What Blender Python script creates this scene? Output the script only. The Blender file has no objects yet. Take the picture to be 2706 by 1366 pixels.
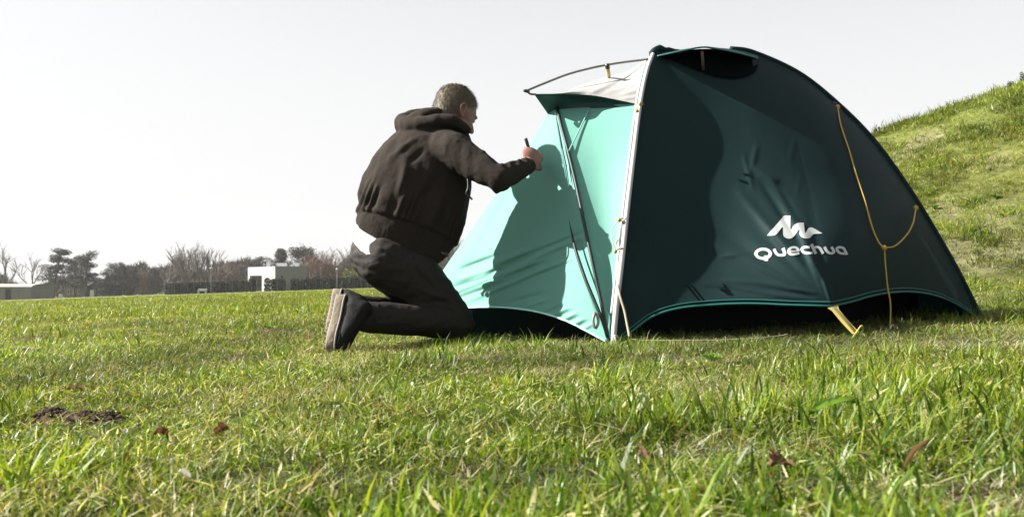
import bpy, bmesh, math, random
import numpy as np
from mathutils import Vector, Matrix, noise
from mathutils.bvhtree import BVHTree

random.seed(7)
RNG = np.random.default_rng(7)
SC = bpy.context.scene
COL = SC.collection

# ------------------------------------------------------------------ camera
F = 2343.0          # focal length in photo pixels
CX, HZ = 1353.0, 744.0
CH = 0.27           # eye height
SLOPE = 0.033       # the meadow climbs gently to the right
cam = bpy.data.cameras.new('camera')
cam.sensor_width = 36.0
cam.lens = 36.0 * F / 2706.0
cam.shift_y = (HZ - 683.0) / 2706.0
cam.clip_start = 0.02
cam.clip_end = 3000.0
cam.dof.use_dof = True
cam.dof.focus_distance = 3.95
cam.dof.aperture_fstop = 9.0
camo = bpy.data.objects.new('camera', cam)
camo.location = (0, 0, CH)
camo.rotation_euler = (math.radians(90), 0, 0)
COL.objects.link(camo)
SC.camera = camo

# ------------------------------------------------------------------ light
SUN_EL, SUN_AZ = 34.0, 2.0      # azimuth: degrees behind the exact left
ce, se = math.cos(math.radians(SUN_EL)), math.sin(math.radians(SUN_EL))
sdir = Vector((-math.cos(math.radians(SUN_AZ)) * ce, math.sin(math.radians(SUN_AZ)) * ce, se))
w = bpy.data.worlds.new('World')
SC.world = w
w.use_nodes = True
nt = w.node_tree
nt.nodes.clear()
wo = nt.nodes.new('ShaderNodeOutputWorld')
bg = nt.nodes.new('ShaderNodeBackground')
sky = nt.nodes.new('ShaderNodeTexSky')
sky.sky_type = 'NISHITA'
sky.sun_disc = False
sky.sun_elevation = math.radians(SUN_EL)
sky.sun_rotation = math.atan2(sdir.x, sdir.y)
sky.air_density = 1.0
sky.dust_density = 1.6
sky.ozone_density = 1.0
hs = nt.nodes.new('ShaderNodeHueSaturation')
hs.inputs['Saturation'].default_value = 0.15
bg.inputs['Strength'].default_value = 0.05
nt.links.new(sky.outputs[0], hs.inputs['Color'])
veil = nt.nodes.new('ShaderNodeMix'); veil.data_type = 'RGBA'      # even white veil of thin high cloud
tcw = nt.nodes.new('ShaderNodeTexCoord'); sxw = nt.nodes.new('ShaderNodeSeparateXYZ'); mrw = nt.nodes.new('ShaderNodeMapRange')
mrw.inputs[1].default_value = 0.10; mrw.inputs[2].default_value = 0.62; mrw.inputs[3].default_value = 0.85; mrw.inputs[4].default_value = 0.05
mrw.interpolation_type = 'SMOOTHSTEP'      # the haze thins out overhead
nt.links.new(tcw.outputs['Generated'], sxw.inputs[0]); nt.links.new(sxw.outputs['Z'], mrw.inputs[0]); nt.links.new(mrw.outputs[0], veil.inputs[0])
veil.inputs[7].default_value = (5.1, 5.1, 5.1, 1)
nt.links.new(hs.outputs[0], veil.inputs[6])
nt.links.new(veil.outputs[2], bg.inputs['Color'])
nt.links.new(bg.outputs[0], wo.inputs[0])
sl = bpy.data.lights.new('sun', 'SUN')
sl.energy = 5.0
sl.angle = math.radians(0.55)
sl.color = (1.0, 0.95, 0.87)
so = bpy.data.objects.new('sun', sl)
so.rotation_euler = sdir.to_track_quat('Z', 'Y').to_euler()
so.location = (-10, 0, 12)
COL.objects.link(so)
SC.view_settings.view_transform = 'Standard'
SC.view_settings.look = 'None'
SC.view_settings.exposure = 1.88
SC.view_settings.gamma = 1.0
SC.view_settings.use_curve_mapping = False
SC.cycles.use_denoising = True
SC.cycles.max_bounces = 8
SC.cycles.transparent_max_bounces = 8
SC.cycles.use_adaptive_sampling = True

# ------------------------------------------------------------------ helpers
def P(u, v, Y):
    """A point of the place that lies at depth Y on the sight line (u, v)."""
    return Vector(((u - CX) / F * Y, Y, CH + (HZ - v) / F * Y))

def tag(o, label=None, cat=None, group=None, kind=None):
    if label: o['label'] = label
    if cat: o['category'] = cat
    if group: o['group'] = group
    if kind: o['kind'] = kind
    return o

def empty(name, loc, label, cat, group=None):
    o = bpy.data.objects.new(name, None)
    o.empty_display_size = 0.1
    o.location = loc
    COL.objects.link(o)
    return tag(o, label, cat, group)

def link(name, me, mat=None, parent=None, smooth=True, world=True):
    o = bpy.data.objects.new(name, me)
    COL.objects.link(o)
    if mat is not None and not me.materials:
        for m in (mat if isinstance(mat, (list, tuple)) else [mat]):
            me.materials.append(m)
    if smooth:
        me.polygons.foreach_set('use_smooth', np.ones(len(me.polygons), dtype=bool))
    if parent is not None:
        o.parent = parent
        if world:
            o.location = -Vector(parent.location)
    return o

def mesh(name, V, Fc):
    me = bpy.data.meshes.new(name)
    me.from_pydata([tuple(map(float, p)) for p in V], [], [tuple(int(i) for i in f) for f in Fc])
    me.update()
    return me

def npmesh(name, V, T):
    """mesh from arrays of verts and equal sized polygons"""
    V = np.asarray(V, np.float32); T = np.asarray(T, np.int32)
    me = bpy.data.meshes.new(name)
    me.vertices.add(len(V)); me.vertices.foreach_set('co', V.ravel())
    k = T.shape[1]
    me.loops.add(T.size); me.loops.foreach_set('vertex_index', T.ravel())
    me.polygons.add(len(T)); me.polygons.foreach_set('loop_start', np.arange(0, T.size, k, dtype=np.int32))
    me.update(calc_edges=True)
    return me

class Geo:
    def __init__(s): s.V = []; s.F = []
    def add(s, V, Fc):
        n = len(s.V); s.V += [tuple(p) for p in V]; s.F += [tuple(i + n for i in f) for f in Fc]
        return s
    def mesh(s, name): return mesh(name, s.V, s.F)

def box(cx, cy, cz, sx, sy, sz, rot=None):
    V = [Vector((x * sx / 2, y * sy / 2, z * sz / 2)) for x in (-1, 1) for y in (-1, 1) for z in (-1, 1)]
    if rot is not None: V = [rot @ p for p in V]
    c = Vector((cx, cy, cz))
    return [p + c for p in V], [(0, 1, 3, 2), (4, 6, 7, 5), (0, 4, 5, 1), (2, 3, 7, 6), (0, 2, 6, 4), (1, 5, 7, 3)]

def catmull(pts, n):
    """resample control points (any dimension) as a smooth curve, by chord length"""
    A = np.array(pts, float)
    if len(A) == 2:
        t = np.linspace(0, 1, n)[:, None]
        return A[0] * (1 - t) + A[1] * t
    X = np.vstack([2 * A[0] - A[1], A, 2 * A[-1] - A[-2]])
    out = []
    for i in range(len(A) - 1):
        p0, p1, p2, p3 = X[i], X[i + 1], X[i + 2], X[i + 3]
        for t in np.linspace(0, 1, 24, endpoint=False):
            out.append(0.5 * ((2 * p1) + (-p0 + p2) * t + (2 * p0 - 5 * p1 + 4 * p2 - p3) * t * t + (-p0 + 3 * p1 - 3 * p2 + p3) * t ** 3))
    out.append(A[-1])
    out = np.array(out)
    d = np.concatenate([[0], np.cumsum(np.linalg.norm(np.diff(out[:, :2], axis=0), axis=1) + 1e-9)])
    q = np.linspace(0, d[-1], n)
    return np.stack([np.interp(q, d, out[:, k]) for k in range(out.shape[1])], 1)

def tube(pts, r, sides=8, cap=True):
    """closed tube along 3-D points; r a number or a list"""
    pts = [Vector(p) for p in pts]
    n = len(pts)
    rs = [r] * n if isinstance(r, (int, float)) else list(r)
    V, Fc = [], []
    t = (pts[1] - pts[0]).normalized()
    a = t.orthogonal().normalized()
    for i in range(n):
        t = (pts[min(i + 1, n - 1)] - pts[max(i - 1, 0)]).normalized()
        a = (a - t * a.dot(t)).normalized()
        b = t.cross(a)
        for k in range(sides):
            an = 2 * math.pi * k / sides
            V.append(pts[i] + (a * math.cos(an) + b * math.sin(an)) * rs[i])
    for i in range(n - 1):
        for k in range(sides):
            k2 = (k + 1) % sides
            Fc.append((i * sides + k, i * sides + k2, (i + 1) * sides + k2, (i + 1) * sides + k))
    if cap:
        Fc.append(tuple(range(sides - 1, -1, -1)))
        Fc.append(tuple((n - 1) * sides + k for k in range(sides)))
    return V, Fc

def curve3(pts, n=24):
    """smooth 3-D curve through pixel/depth points"""
    return [P(*q) for q in catmull(pts, n)]

def smoothstep(x, a=0.0, b=1.0):
    t = np.clip((x - a) / (b - a), 0, 1)
    return t * t * (3 - 2 * t)

def vnoise(x, y, seed=0):
    """cheap 2-D value noise, arrays in, 0..1 out"""
    x = np.asarray(x, float); y = np.asarray(y, float)
    xi = np.floor(x).astype(np.int64); yi = np.floor(y).astype(np.int64)
    fx = x - xi; fy = y - yi
    fx = fx * fx * (3 - 2 * fx); fy = fy * fy * (3 - 2 * fy)
    def h(a, b):
        n = (a * 374761393 + b * 668265263 + seed * 982451653) & 0x7fffffff
        n = ((n ^ (n >> 13)) * 1274126177) & 0x7fffffff
        return ((n ^ (n >> 16)) & 0xffff) / 65535.0
    return (h(xi, yi) * (1 - fx) + h(xi + 1, yi) * fx) * (1 - fy) + (h(xi, yi + 1) * (1 - fx) + h(xi + 1, yi + 1) * fx) * fy

def fbm(x, y, s=0, o=3):
    r = 0; a = 0.5; t = 0
    for i in range(o):
        r = r + a * vnoise(x * 2 ** i, y * 2 ** i, s + i); t += a; a *= 0.5
    return r / t

# molehills: (x, y, radius, height)
HILLS = []
def pix_ground(u, v):
    hz = HZ + SLOPE * (CX - u)
    Y = CH * F / max(v - hz, 1.0)
    return (u - CX) / F * Y, Y
for u, v, r, h in ((110, 1122, .065, .012), (165, 1118, .08, .016), (235, 1122, .07, .014), (290, 1120, .05, .010), (650, 905, .12, .015), (1530, 975, .06, .006), (1880, 915, .06, .006), (425, 1192, .032, .0), (565, 1178, .035, .0), (700, 1080, .03, .0), (860, 1310, .04, .0), (1262, 1236, .03, .0), (2560, 1335, .05, .0), (2065, 1300, .035, .0), (1010, 1075, .025, .0), (40, 938, .13, .028), (85, 902, .15, .035), (355, 893, .10, .02), (625, 948, .1, .02),
                   (370, 800, .55, .06), (455, 795, .5, .05), (60, 815, .6, .04), (720, 884, .14, .03)):
    x, y = pix_ground(u, v)
    HILLS.append((x, y, r, h))

def terrain(x, y):
    x = np.asarray(x, float); y = np.asarray(y, float)
    xs = np.where(x > 12, 12 + (x - 12) * 0.3, x)
    z = SLOPE * xs
    near = 1 - smoothstep(y, 12, 40)
    z = z + near * (0.022 * (fbm(x * 1.7 + 5, y * 1.7, 3) - 0.5) + 0.012 * (fbm(x * 6, y * 6, 9) - 0.5))
    t = (y - 8.0) * 0.93 + (x - 5.0) * 0.36
    tt = np.clip(t / 8.0, 0, 1)
    S = np.where(tt < .12, tt * tt / .24 * 1.0, np.where(tt > .8, 1 - (1 - tt) ** 2 * 1.6, 0))
    lin = .06 + (tt - .12) * ((1 - .064 - .06) / .68)
    S = np.where((tt >= .12) & (tt <= .8), lin, S)
    H = np.clip(2.62 + 0.30 * (x - 6.4), 0, 7.5) * smoothstep(x, 2.2, 5.2)
    H = H * (1 - smoothstep(t, 22, 40))
    hill = H * S
    onh = smoothstep(hill, 0.05, 0.5)
    z = z + hill + onh * (0.14 * (fbm(x * 1.3, y * 1.3, 21) - .5) + 0.07 * (fbm(x * 4, y * 4, 31) - .5))
    for hx, hy, r, h in HILLS:
        d2 = ((x - hx) / (r * 1.3)) ** 2 + ((y - hy) / r) ** 2
        z = z + h * np.exp(-d2 * 1.8) * (0.6 + 0.8 * vnoise(x * 40, y * 40, 4))
    return z

def tz(x, y): return float(terrain(np.array([x]), np.array([y]))[0])

# ------------------------------------------------------------------ materials
def newmat(name):
    m = bpy.data.materials.new(name); m.use_nodes = True
    m.node_tree.nodes.clear()
    return m, m.node_tree.nodes, m.node_tree.links

def mat_plain(name, col, rough=0.7, var=0.25, scale=8.0, bump=0.0, bscale=60.0, spec=0.3, metal=0.0, transl=0.0, tcol=None, sheen=0.0, weave=0.0):
    m, N, L = newmat(name)
    out = N.new('ShaderNodeOutputMaterial')
    b = N.new('ShaderNodeBsdfPrincipled')
    b.inputs['Roughness'].default_value = rough
    b.inputs['Specular IOR Level'].default_value = spec
    b.inputs['Metallic'].default_value = metal
    if sheen: 
        b.inputs['Sheen Weight'].default_value = sheen
        b.inputs['Sheen Roughness'].default_value = 0.5
    tc = N.new('ShaderNodeTexCoord')
    nz = N.new('ShaderNodeTexNoise'); nz.inputs['Scale'].default_value = scale; nz.inputs['Detail'].default_value = 5
    L.new(tc.outputs['Object'], nz.inputs['Vector'])
    mx = N.new('ShaderNodeMix'); mx.data_type = 'RGBA'
    mx.inputs[6].default_value = tuple(c * (1 - var) for c in col) + (1,)
    mx.inputs[7].default_value = tuple(min(1, c * (1 + var)) for c in col) + (1,)
    L.new(nz.outputs['Fac'], mx.inputs[0])
    L.new(mx.outputs[2], b.inputs['Base Color'])
    if bump:
        n2 = N.new('ShaderNodeTexNoise'); n2.inputs['Scale'].default_value = bscale; n2.inputs['Detail'].default_value = 6
        L.new(tc.outputs['Object'], n2.inputs['Vector'])
        bp = N.new('ShaderNodeBump'); bp.inputs['Strength'].default_value = bump; bp.inputs['Distance'].default_value = 0.01
        L.new(n2.outputs['Fac'], bp.inputs['Height']); L.new(bp.outputs[0], b.inputs['Normal'])
    if transl:
        t = N.new('ShaderNodeBsdfTranslucent'); t.inputs['Color'].default_value = (tcol or col) + (1,)
        ms = N.new('ShaderNodeMixShader'); ms.inputs[0].default_value = transl
        L.new(b.outputs[0], ms.inputs[1]); L.new(t.outputs[0], ms.inputs[2]); L.new(ms.outputs[0], out.inputs[0])
    else:
        L.new(b.outputs[0], out.inputs[0])
    return m

M = {}
M['dark_fly'] = mat_plain('dark_fly', (.0112, .0250, .0265), .55, .10, 3, .10, 18, .05, transl=.10, tcol=(.014, .036, .036))
M['teal_fly'] = mat_plain('teal_fly', (.155, .37, .31), .55, .03, 3, .12, 18, .12, transl=.28, tcol=(.10, .32, .25))
M['grey_fly'] = mat_plain('grey_fly', (.34, .34, .335), .5, .05, 6, .2, 30, .4, transl=.15, tcol=(.5, .5, .5))
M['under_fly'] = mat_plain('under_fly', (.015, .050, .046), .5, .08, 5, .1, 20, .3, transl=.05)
M['inner'] = mat_plain('inner_shade', (.008, .010, .011), .9, .2, 5, 0, spec=.1)  # near-black stands in for the shade inside the tent
M['mesh'] = mat_plain('mesh_fabric', (.002, .003, .0035), .9, .2, 30, 0, spec=.02)
M['piping'] = mat_plain('piping', (.42, .42, .42), .5, .04, 20, 0)
M['hem'] = mat_plain('hem_tape', (.018, .12, .11), .5, .1, 30, 0, transl=.1)
M['teal_hem'] = mat_plain('teal_hem_tape', (.40, .74, .66), .5, .05, 30)
M['zip'] = mat_plain('zip', (.012, .02, .022), .5, .2, 60)
M['pole'] = mat_plain('grey_pole', (.13, .13, .12), .4, .1, 30, 0, spec=.5)
M['black'] = mat_plain('black_plastic', (.012, .012, .013), .4, .1, 40, 0, spec=.5)
M['yellow_cord'] = mat_plain('yellow_cord', (.42, .28, .06), .7, .25, 120, .3, 400)
M['pale_cord'] = mat_plain('pale_cord', (.26, .23, .16), .7, .2, 120, .3, 400)
M['white_cord'] = mat_plain('grey_cord', (.36, .35, .33), .7, .2, 120, .3, 400)
M['yellow_strap'] = mat_plain('yellow_strap', (.36, .30, .08), .6, .15, 90, .2, 300)
M['stick'] = mat_plain('wood_stick', (.10, .075, .05), .7, .2, 60)
M['print'] = mat_plain('white_print', (.36, .38, .38), .5, .04, 12, 0, spec=.4)
M['steel'] = mat_plain('steel', (.5, .5, .48), .35, .1, 50, metal=1.0)
M['skin'] = mat_plain('skin', (.20, .095, .075), .55, .12, 18, .12, 160, .4)
M['hair'] = mat_plain('blond_hair', (.10, .078, .05), .5, .35, 60, .3, 200, .45)
M['hoodie'] = mat_plain('hoodie_cotton', (.022, .0175, .0142), .95, .12, 14, .45, 260, .15, sheen=.0)
M['shirt'] = mat_plain('white_shirt', (.60, .60, .58), .9, .04, 10, .2, 120, .2)
M['trousers'] = mat_plain('trouser_cotton', (.015, .0125, .0105), .75, .15, 12, .35, 240, .25)
M['shoe'] = mat_plain('shoe_leather', (.007, .007, .0065), .75, .2, 30, .3, 160, .15)
M['sole'] = mat_plain('shoe_sole', (.15, .125, .09), .75, .2, 25, .4, 80)
M['lace'] = mat_plain('lace', (.25, .24, .22), .8)
# ------------------------------------------------------------------ ground
def build_ground():
    def axis(segs):
        out = [segs[0][0]]
        for a, b, n in segs: out += list(np.linspace(a, b, n + 1)[1:])
        return np.array(out)
    ys = axis([(-3, .6, 20), (.6, 6, 220), (6, 22, 200), (22, 60, 60), (60, 300, 50), (300, 450, 12)])
    xh = np.concatenate([-np.array([400, 300, 250, 200, 120, 80, 60, 45, 34, 26, 20, 16, 13, 11, 9, 8, 7, 6, 5]), axis([(-4.2, 4.2, 260), (4.2, 16, 150), (16, 40, 40)]), np.array([60, 100, 160, 230, 300, 400])])
    X, Y = np.meshgrid(xh, ys)
    Z = terrain(X, Y)
    V = np.stack([X, Y, Z], -1).reshape(-1, 3)
    ny, nx = X.shape
    i = np.arange((ny - 1) * (nx - 1)); r = i // (nx - 1); c = i % (nx - 1)
    a = r * nx + c
    me = npmesh('ground', V, np.stack([a, a + 1, a + nx + 1, a + nx], 1))
    m, N, L = newmat('meadow_ground')
    out = N.new('ShaderNodeOutputMaterial'); b = N.new('ShaderNodeBsdfPrincipled')
    b.inputs['Roughness'].default_value = .95; b.inputs['Specular IOR Level'].default_value = .1
    geo = N.new('ShaderNodeNewGeometry')
    def nz(s, d=5):
        n = N.new('ShaderNodeTexNoise'); n.inputs['Scale'].default_value = s; n.inputs['Detail'].default_value = d
        L.new(geo.outputs['Position'], n.inputs['Vector']); return n
    def ramp(n, p0, c0, p1, c1):
        r = N.new('ShaderNodeValToRGB'); e = r.color_ramp.elements
        e[0].position = p0; e[0].color = c0 + (1,); e[1].position = p1; e[1].color = c1 + (1,)
        L.new(n.outputs['Fac'], r.inputs[0]); return r
    near = ramp(nz(14), .35, (.024, .020, .009), .65, (.050, .056, .018))
    far = ramp(nz(.5), .3, (.105, .128, .030), .7, (.150, .162, .045))
    fine = ramp(nz(9, 8), .3, (.55, .55, .55), .75, (1.35, 1.35, 1.25))
    fm = N.new('ShaderNodeMix'); fm.data_type = 'RGBA'; fm.blend_type = 'MULTIPLY'; fm.inputs[0].default_value = 1
    L.new(far.outputs[0], fm.inputs[6]); L.new(fine.outputs[0], fm.inputs[7])
    sx = N.new('ShaderNodeSeparateXYZ'); L.new(geo.outputs['Position'], sx.inputs[0])
    mr = N.new('ShaderNodeMapRange'); mr.inputs[1].default_value = 5; mr.inputs[2].default_value = 14
    L.new(sx.outputs['Y'], mr.inputs[0])
    mx = N.new('ShaderNodeMix'); mx.data_type = 'RGBA'
    L.new(mr.outputs[0], mx.inputs[0]); L.new(near.outputs[0], mx.inputs[6]); L.new(fm.outputs[2], mx.inputs[7])
    # bare soil and dry patches given as a vertex attribute
    at = N.new('ShaderNodeAttribute'); at.attribute_name = 'soil'
    so_ = ramp(nz(45), .3, (.028, .017, .010), .7, (.085, .055, .034))
    m2 = N.new('ShaderNodeMix'); m2.data_type = 'RGBA'
    L.new(at.outputs['Fac'], m2.inputs[0]); L.new(mx.outputs[2], m2.inputs[6]); L.new(so_.outputs[0], m2.inputs[7])
    a2 = N.new('ShaderNodeAttribute'); a2.attribute_name = 'chalk'
    ch = ramp(nz(12), .3, (.13, .115, .065), .7, (.26, .235, .15))
    m3 = N.new('ShaderNodeMix'); m3.data_type = 'RGBA'
    L.new(a2.outputs['Fac'], m3.inputs[0]); L.new(m2.outputs[2], m3.inputs[6]); L.new(ch.outputs[0], m3.inputs[7])
    L.new(m3.outputs[2], b.inputs['Base Color'])
    bp = N.new('ShaderNodeBump'); bp.inputs['Strength'].default_value = .9; bp.inputs['Distance'].default_value = .03
    L.new(nz(60, 8).outputs['Fac'], bp.inputs['Height']); L.new(bp.outputs[0], b.inputs['Normal'])
    L.new(b.outputs[0], out.inputs[0])
    soil = np.clip(soilmask(V[:, 0], V[:, 1]), 0, 1)
    at_ = me.attributes.new('soil', 'FLOAT', 'POINT'); at_.data.foreach_set('value', soil.astype(np.float32))
    at_ = me.attributes.new('chalk', 'FLOAT', 'POINT'); at_.data.foreach_set('value', chalk(V[:, 0], V[:, 1]).astype(np.float32))
    o = link('ground', me, m)
    tag(o, kind='structure')

def soilmask(x, y):
    s = np.zeros_like(np.asarray(x, float))
    for hx, hy, r, h in HILLS:
        d = np.sqrt(((x - hx) / (r * 1.3)) ** 2 + ((y - hy) / r) ** 2)
        s = np.maximum(s, 1 - smoothstep(d + .5 * (vnoise(x * 25, y * 25, 77) - .5), .55, 1.0))
    return s

CHALK = [(2430, 380, .55, .16, .6), (2380, 425, .3, .12, .4), (2650, 420, .3, .2, .35), (2490, 560, .5, .2, .5), (2600, 640, 1.2, .5, .45), (2440, 640, .7, .3, .4)]
CH3 = []
def hill_hit(u, v):
    """where the sight line (u, v) meets the bank"""
    for Y in np.arange(7.5, 20, .05):
        p = P(u, v, float(Y))
        if p.z < tz(p.x, p.y): return p.x, p.y
    return None
for u, v, ra, rb, s in CHALK:
    h = hill_hit(u, v)
    if h: CH3.append((h[0], h[1], ra * .75, rb * 2.2, s))
def chalk(x, y):
    s = np.zeros_like(np.asarray(x, float))
    for cx, cy, ra, rb, k in CH3:
        dx = (x - cx) * .9 + (y - cy) * .1; dy = (y - cy)
        d = np.sqrt(((x - cx - (y - cy) * .35) / ra) ** 2 + (dy / rb) ** 2) + .9 * (fbm(x * 3, y * 3, 5) - .5)
        s = np.maximum(s, k * (1 - smoothstep(d, .45, 1.0)))
    return s
build_ground()

# ------------------------------------------------------------------ grass
PROTO = bpy.data.collections.new('grass_tufts')
def grass_mat():
    m, N, L = newmat('grass_blade')
    out = N.new('ShaderNodeOutputMaterial'); b = N.new('ShaderNodeBsdfPrincipled')
    b.inputs['Roughness'].default_value = .40; b.inputs['Specular IOR Level'].default_value = .32
    a1 = N.new('ShaderNodeAttribute'); a1.attribute_name = 'bcol'
    a2 = N.new('ShaderNodeAttribute'); a2.attribute_type = 'INSTANCER'; a2.attribute_name = 'tint'
    mx = N.new('ShaderNodeMix'); mx.data_type = 'RGBA'; mx.blend_type = 'MULTIPLY'; mx.inputs[0].default_value = 1
    L.new(a1.outputs['Color'], mx.inputs[6]); L.new(a2.outputs['Color'], mx.inputs[7])
    L.new(mx.outputs[2], b.inputs['Base Color'])
    tr = N.new('ShaderNodeBsdfTranslucent')
    gm = N.new('ShaderNodeMix'); gm.data_type = 'RGBA'; gm.blend_type = 'MULTIPLY'; gm.inputs[0].default_value = 1
    gm.inputs[7].default_value = (1.15, 1.2, .62, 1)
    L.new(mx.outputs[2], gm.inputs[6]); L.new(gm.outputs[2], tr.inputs['Color'])
    ms = N.new('ShaderNodeMixShader'); ms.inputs[0].default_value = .45
    L.new(b.outputs[0], ms.inputs[1]); L.new(tr.outputs[0], ms.inputs[2]); L.new(ms.outputs[0], out.inputs[0])
    return m
GRASS = grass_mat()
GREEN = [(.078, .122, .008), (.105, .150, .009), (.030, .062, .008), (.138, .172, .011), (.046, .078, .015), (.170, .185, .020), (.105, .130, .038)]
STRAW = [(.24, .195, .105), (.16, .12, .06), (.31, .27, .17), (.10, .065, .032), (.40, .37, .28)]

def tuft(name, n, rad, lmin, lmax, wmin, wmax, lean, dry, flat=0.0, segs=3):
    V, Fc, C = [], [], []
    for _ in range(n):
        a = random.uniform(0, 2 * math.pi); rr = rad * math.sqrt(random.random())
        base = Vector((rr * math.cos(a), rr * math.sin(a), -.004))
        ln = random.uniform(lmin, lmax) * random.uniform(.7, 1.1); wd = random.uniform(wmin, wmax)
        h = random.uniform(0, 2 * math.pi)
        isdry = random.random() < dry
        c = random.choice(STRAW if isdry else GREEN)
        k = random.uniform(.75, 1.25); c = tuple(x * k for x in c)
        th = abs(random.gauss(0, lean)) + .05
        if isdry or random.random() < flat: th = random.uniform(.6, 1.45) if random.random() < .75 else th
        bend = random.uniform(.2, 1.2) * (1 if th < .8 else .4)
        dirh = Vector((math.cos(h), math.sin(h), 0))
        tw = random.uniform(-1.2, 1.2)
        side = Vector((-math.sin(h + tw), math.cos(h + tw), 0))
        p = base.copy(); s0 = len(V)
        if th > 1.0: p.z = random.uniform(.002, .02)
        for i in range(segs + 1):
            t = i / segs
            ww = wd * (1 - t ** 1.8) * (.75 + .5 * min(1, t * 3)) if i < segs else 0
            if i < segs:
                V.append(p - side * ww / 2); V.append(p + side * ww / 2)
            else: V.append(p.copy())
            ang = th + bend * t
            p = p + (dirh * math.sin(ang) + Vector((0, 0, math.cos(ang)))) * ln / segs
            if p.z < .001: p.z = .001
        for i in range(segs - 1):
            Fc.append((s0 + 2 * i, s0 + 2 * i + 1, s0 + 2 * i + 3, s0 + 2 * i + 2))
        Fc.append((s0 + 2 * segs - 2, s0 + 2 * segs - 1, s0 + 2 * segs))
        C += [c] * (len(V) - s0)
    me = mesh(name, V, Fc)
    at = me.attributes.new('bcol', 'FLOAT_COLOR', 'POINT')
    at.data.foreach_set('color', np.array([tuple(c) + (1,) for c in C], np.float32).ravel())
    me.materials.append(GRASS)
    o = bpy.data.objects.new(name, me)
    PROTO.objects.link(o)
    return o

# collection children are picked in name order, so the names carry two digits
TU = []
def T_(i, *a, **k): TU.append(tuft('grass_tuft_%02d' % i, *a, **k))
for i in range(4): T_(i, 20, .036, .014, .038, .0014, .0036, .8, .06, .3)           # short green
for i in range(4, 7): T_(i, 14, .028, .030, .064, .0020, .0048, .7, .06, .25)           # longer green
for i in range(7, 9): T_(i, 9, .024, .045, .095, .0024, .0056, .6, .06, .22)            # long blades
for i in range(9, 12): T_(i, 14, .05, .02, .07, .0010, .0030, .9, .90, .8)        # straw litter
for i in range(12, 14): T_(i, 15, .04, .02, .055, .0012, .0032, .7, .5, .4)        # mixed
for i in range(14, 17): T_(i, 34, .12, .03, .07, .0035, .0065, .5, .12, .1, segs=2)     # wide clump for the middle distance
for i in range(17, 19): T_(i, 34, .13, .03, .06, .0035, .0065, .8, .7, .5, segs=2)      # wide dry clump
for i in range(19, 21): T_(i, 8, .03, .012, .028, .0060, .0110, .9, .0, segs=2)         # broad weeds, clover like

def instancer(name, pts, idx, rot, scl, tint):
    me = bpy.data.meshes.new(name)
    me.vertices.add(len(pts)); me.vertices.foreach_set('co', np.asarray(pts, np.float32).ravel())
    a = me.attributes.new('idx', 'INT', 'POINT'); a.data.foreach_set('value', np.asarray(idx, np.int32))
    a = me.attributes.new('rot', 'FLOAT_VECTOR', 'POINT'); a.data.foreach_set('vector', np.asarray(rot, np.float32).ravel())
    a = me.attributes.new('scl', 'FLOAT_VECTOR', 'POINT'); a.data.foreach_set('vector', np.asarray(scl, np.float32).ravel())
    a = me.attributes.new('tint', 'FLOAT_VECTOR', 'POINT'); a.data.foreach_set('vector', np.asarray(tint, np.float32).ravel())
    me.update()
    o = bpy.data.objects.new(name, me); COL.objects.link(o)
    md = o.modifiers.new('scatter', 'NODES')
    g = bpy.data.node_groups.get('scatter_tufts')
    if g is None:
        g = bpy.data.node_groups.new('scatter_tufts', 'GeometryNodeTree')
        g.interface.new_socket('Geometry', in_out='INPUT', socket_type='NodeSocketGeometry')
        g.interface.new_socket('Geometry', in_out='OUTPUT', socket_type='NodeSocketGeometry')
        gi = g.nodes.new('NodeGroupInput'); go = g.nodes.new('NodeGroupOutput')
        ci = g.nodes.new('GeometryNodeCollectionInfo'); ci.inputs['Collection'].default_value = PROTO
        ci.inputs['Separate Children'].default_value = True; ci.inputs['Reset Children'].default_value = True
        ip = g.nodes.new('GeometryNodeInstanceOnPoints'); ip.inputs['Pick Instance'].default_value = True
        def na(nm, t):
            n = g.nodes.new('GeometryNodeInputNamedAttribute'); n.data_type = t; n.inputs['Name'].default_value = nm
            return n.outputs[0]
        e2r = g.nodes.new('FunctionNodeEulerToRotation')
        g.links.new(na('rot', 'FLOAT_VECTOR'), e2r.inputs[0])
        g.links.new(gi.outputs[0], ip.inputs['Points']); g.links.new(ci.outputs[0], ip.inputs['Instance'])
        g.links.new(na('idx', 'INT'), ip.inputs['Instance Index'])
        g.links.new(e2r.outputs[0], ip.inputs['Rotation'])
        g.links.new(na('scl', 'FLOAT_VECTOR'), ip.inputs['Scale'])
        g.links.new(ip.outputs[0], go.inputs[0])
    md.node_group = g
    return o

def in_poly(x, y, poly):
    c = np.zeros(len(x), bool); n = len(poly)
    for i in range(n):
        x1, y1 = poly[i]; x2, y2 = poly[(i + 1) % n]
        c ^= ((y1 > y) != (y2 > y)) & (x < (x2 - x1) * (y - y1) / (y2 - y1 + 1e-12) + x1)
    return c
TENT_FLOOR = [(.52, 3.95), (2.15, 4.65), (1.75, 5.5), (.0, 4.8), (-.3, 4.25), (.3, 4.0)]
PATCHES = []   # dry, thin turf: (u, v, rx, ry, strength)
for u, v, rx, ry, s in ((1080, 925, .5, .25, .8), (1520, 985, .42, .10, 1.0), (1350, 950, .35, .12, .6), (2480, 915, .5, .3, .8), (2350, 870, .5, .25, .7), (1960, 1210, .1, .05, .7),
                        (2600, 1330, .16, .10, .9), (2060, 1290, .09, .06, .9), (560, 960, .35, .1, .6), (960, 960, .5, .12, .6), (2580, 1030, .15, .05, .8), (1720, 930, .3, .08, .6), (120, 1050, .3, .08, .3), (900, 1290, .06, .03, .4)):
    x, y = pix_ground(u, v); PATCHES.append((x, y, rx, ry, s))
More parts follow.
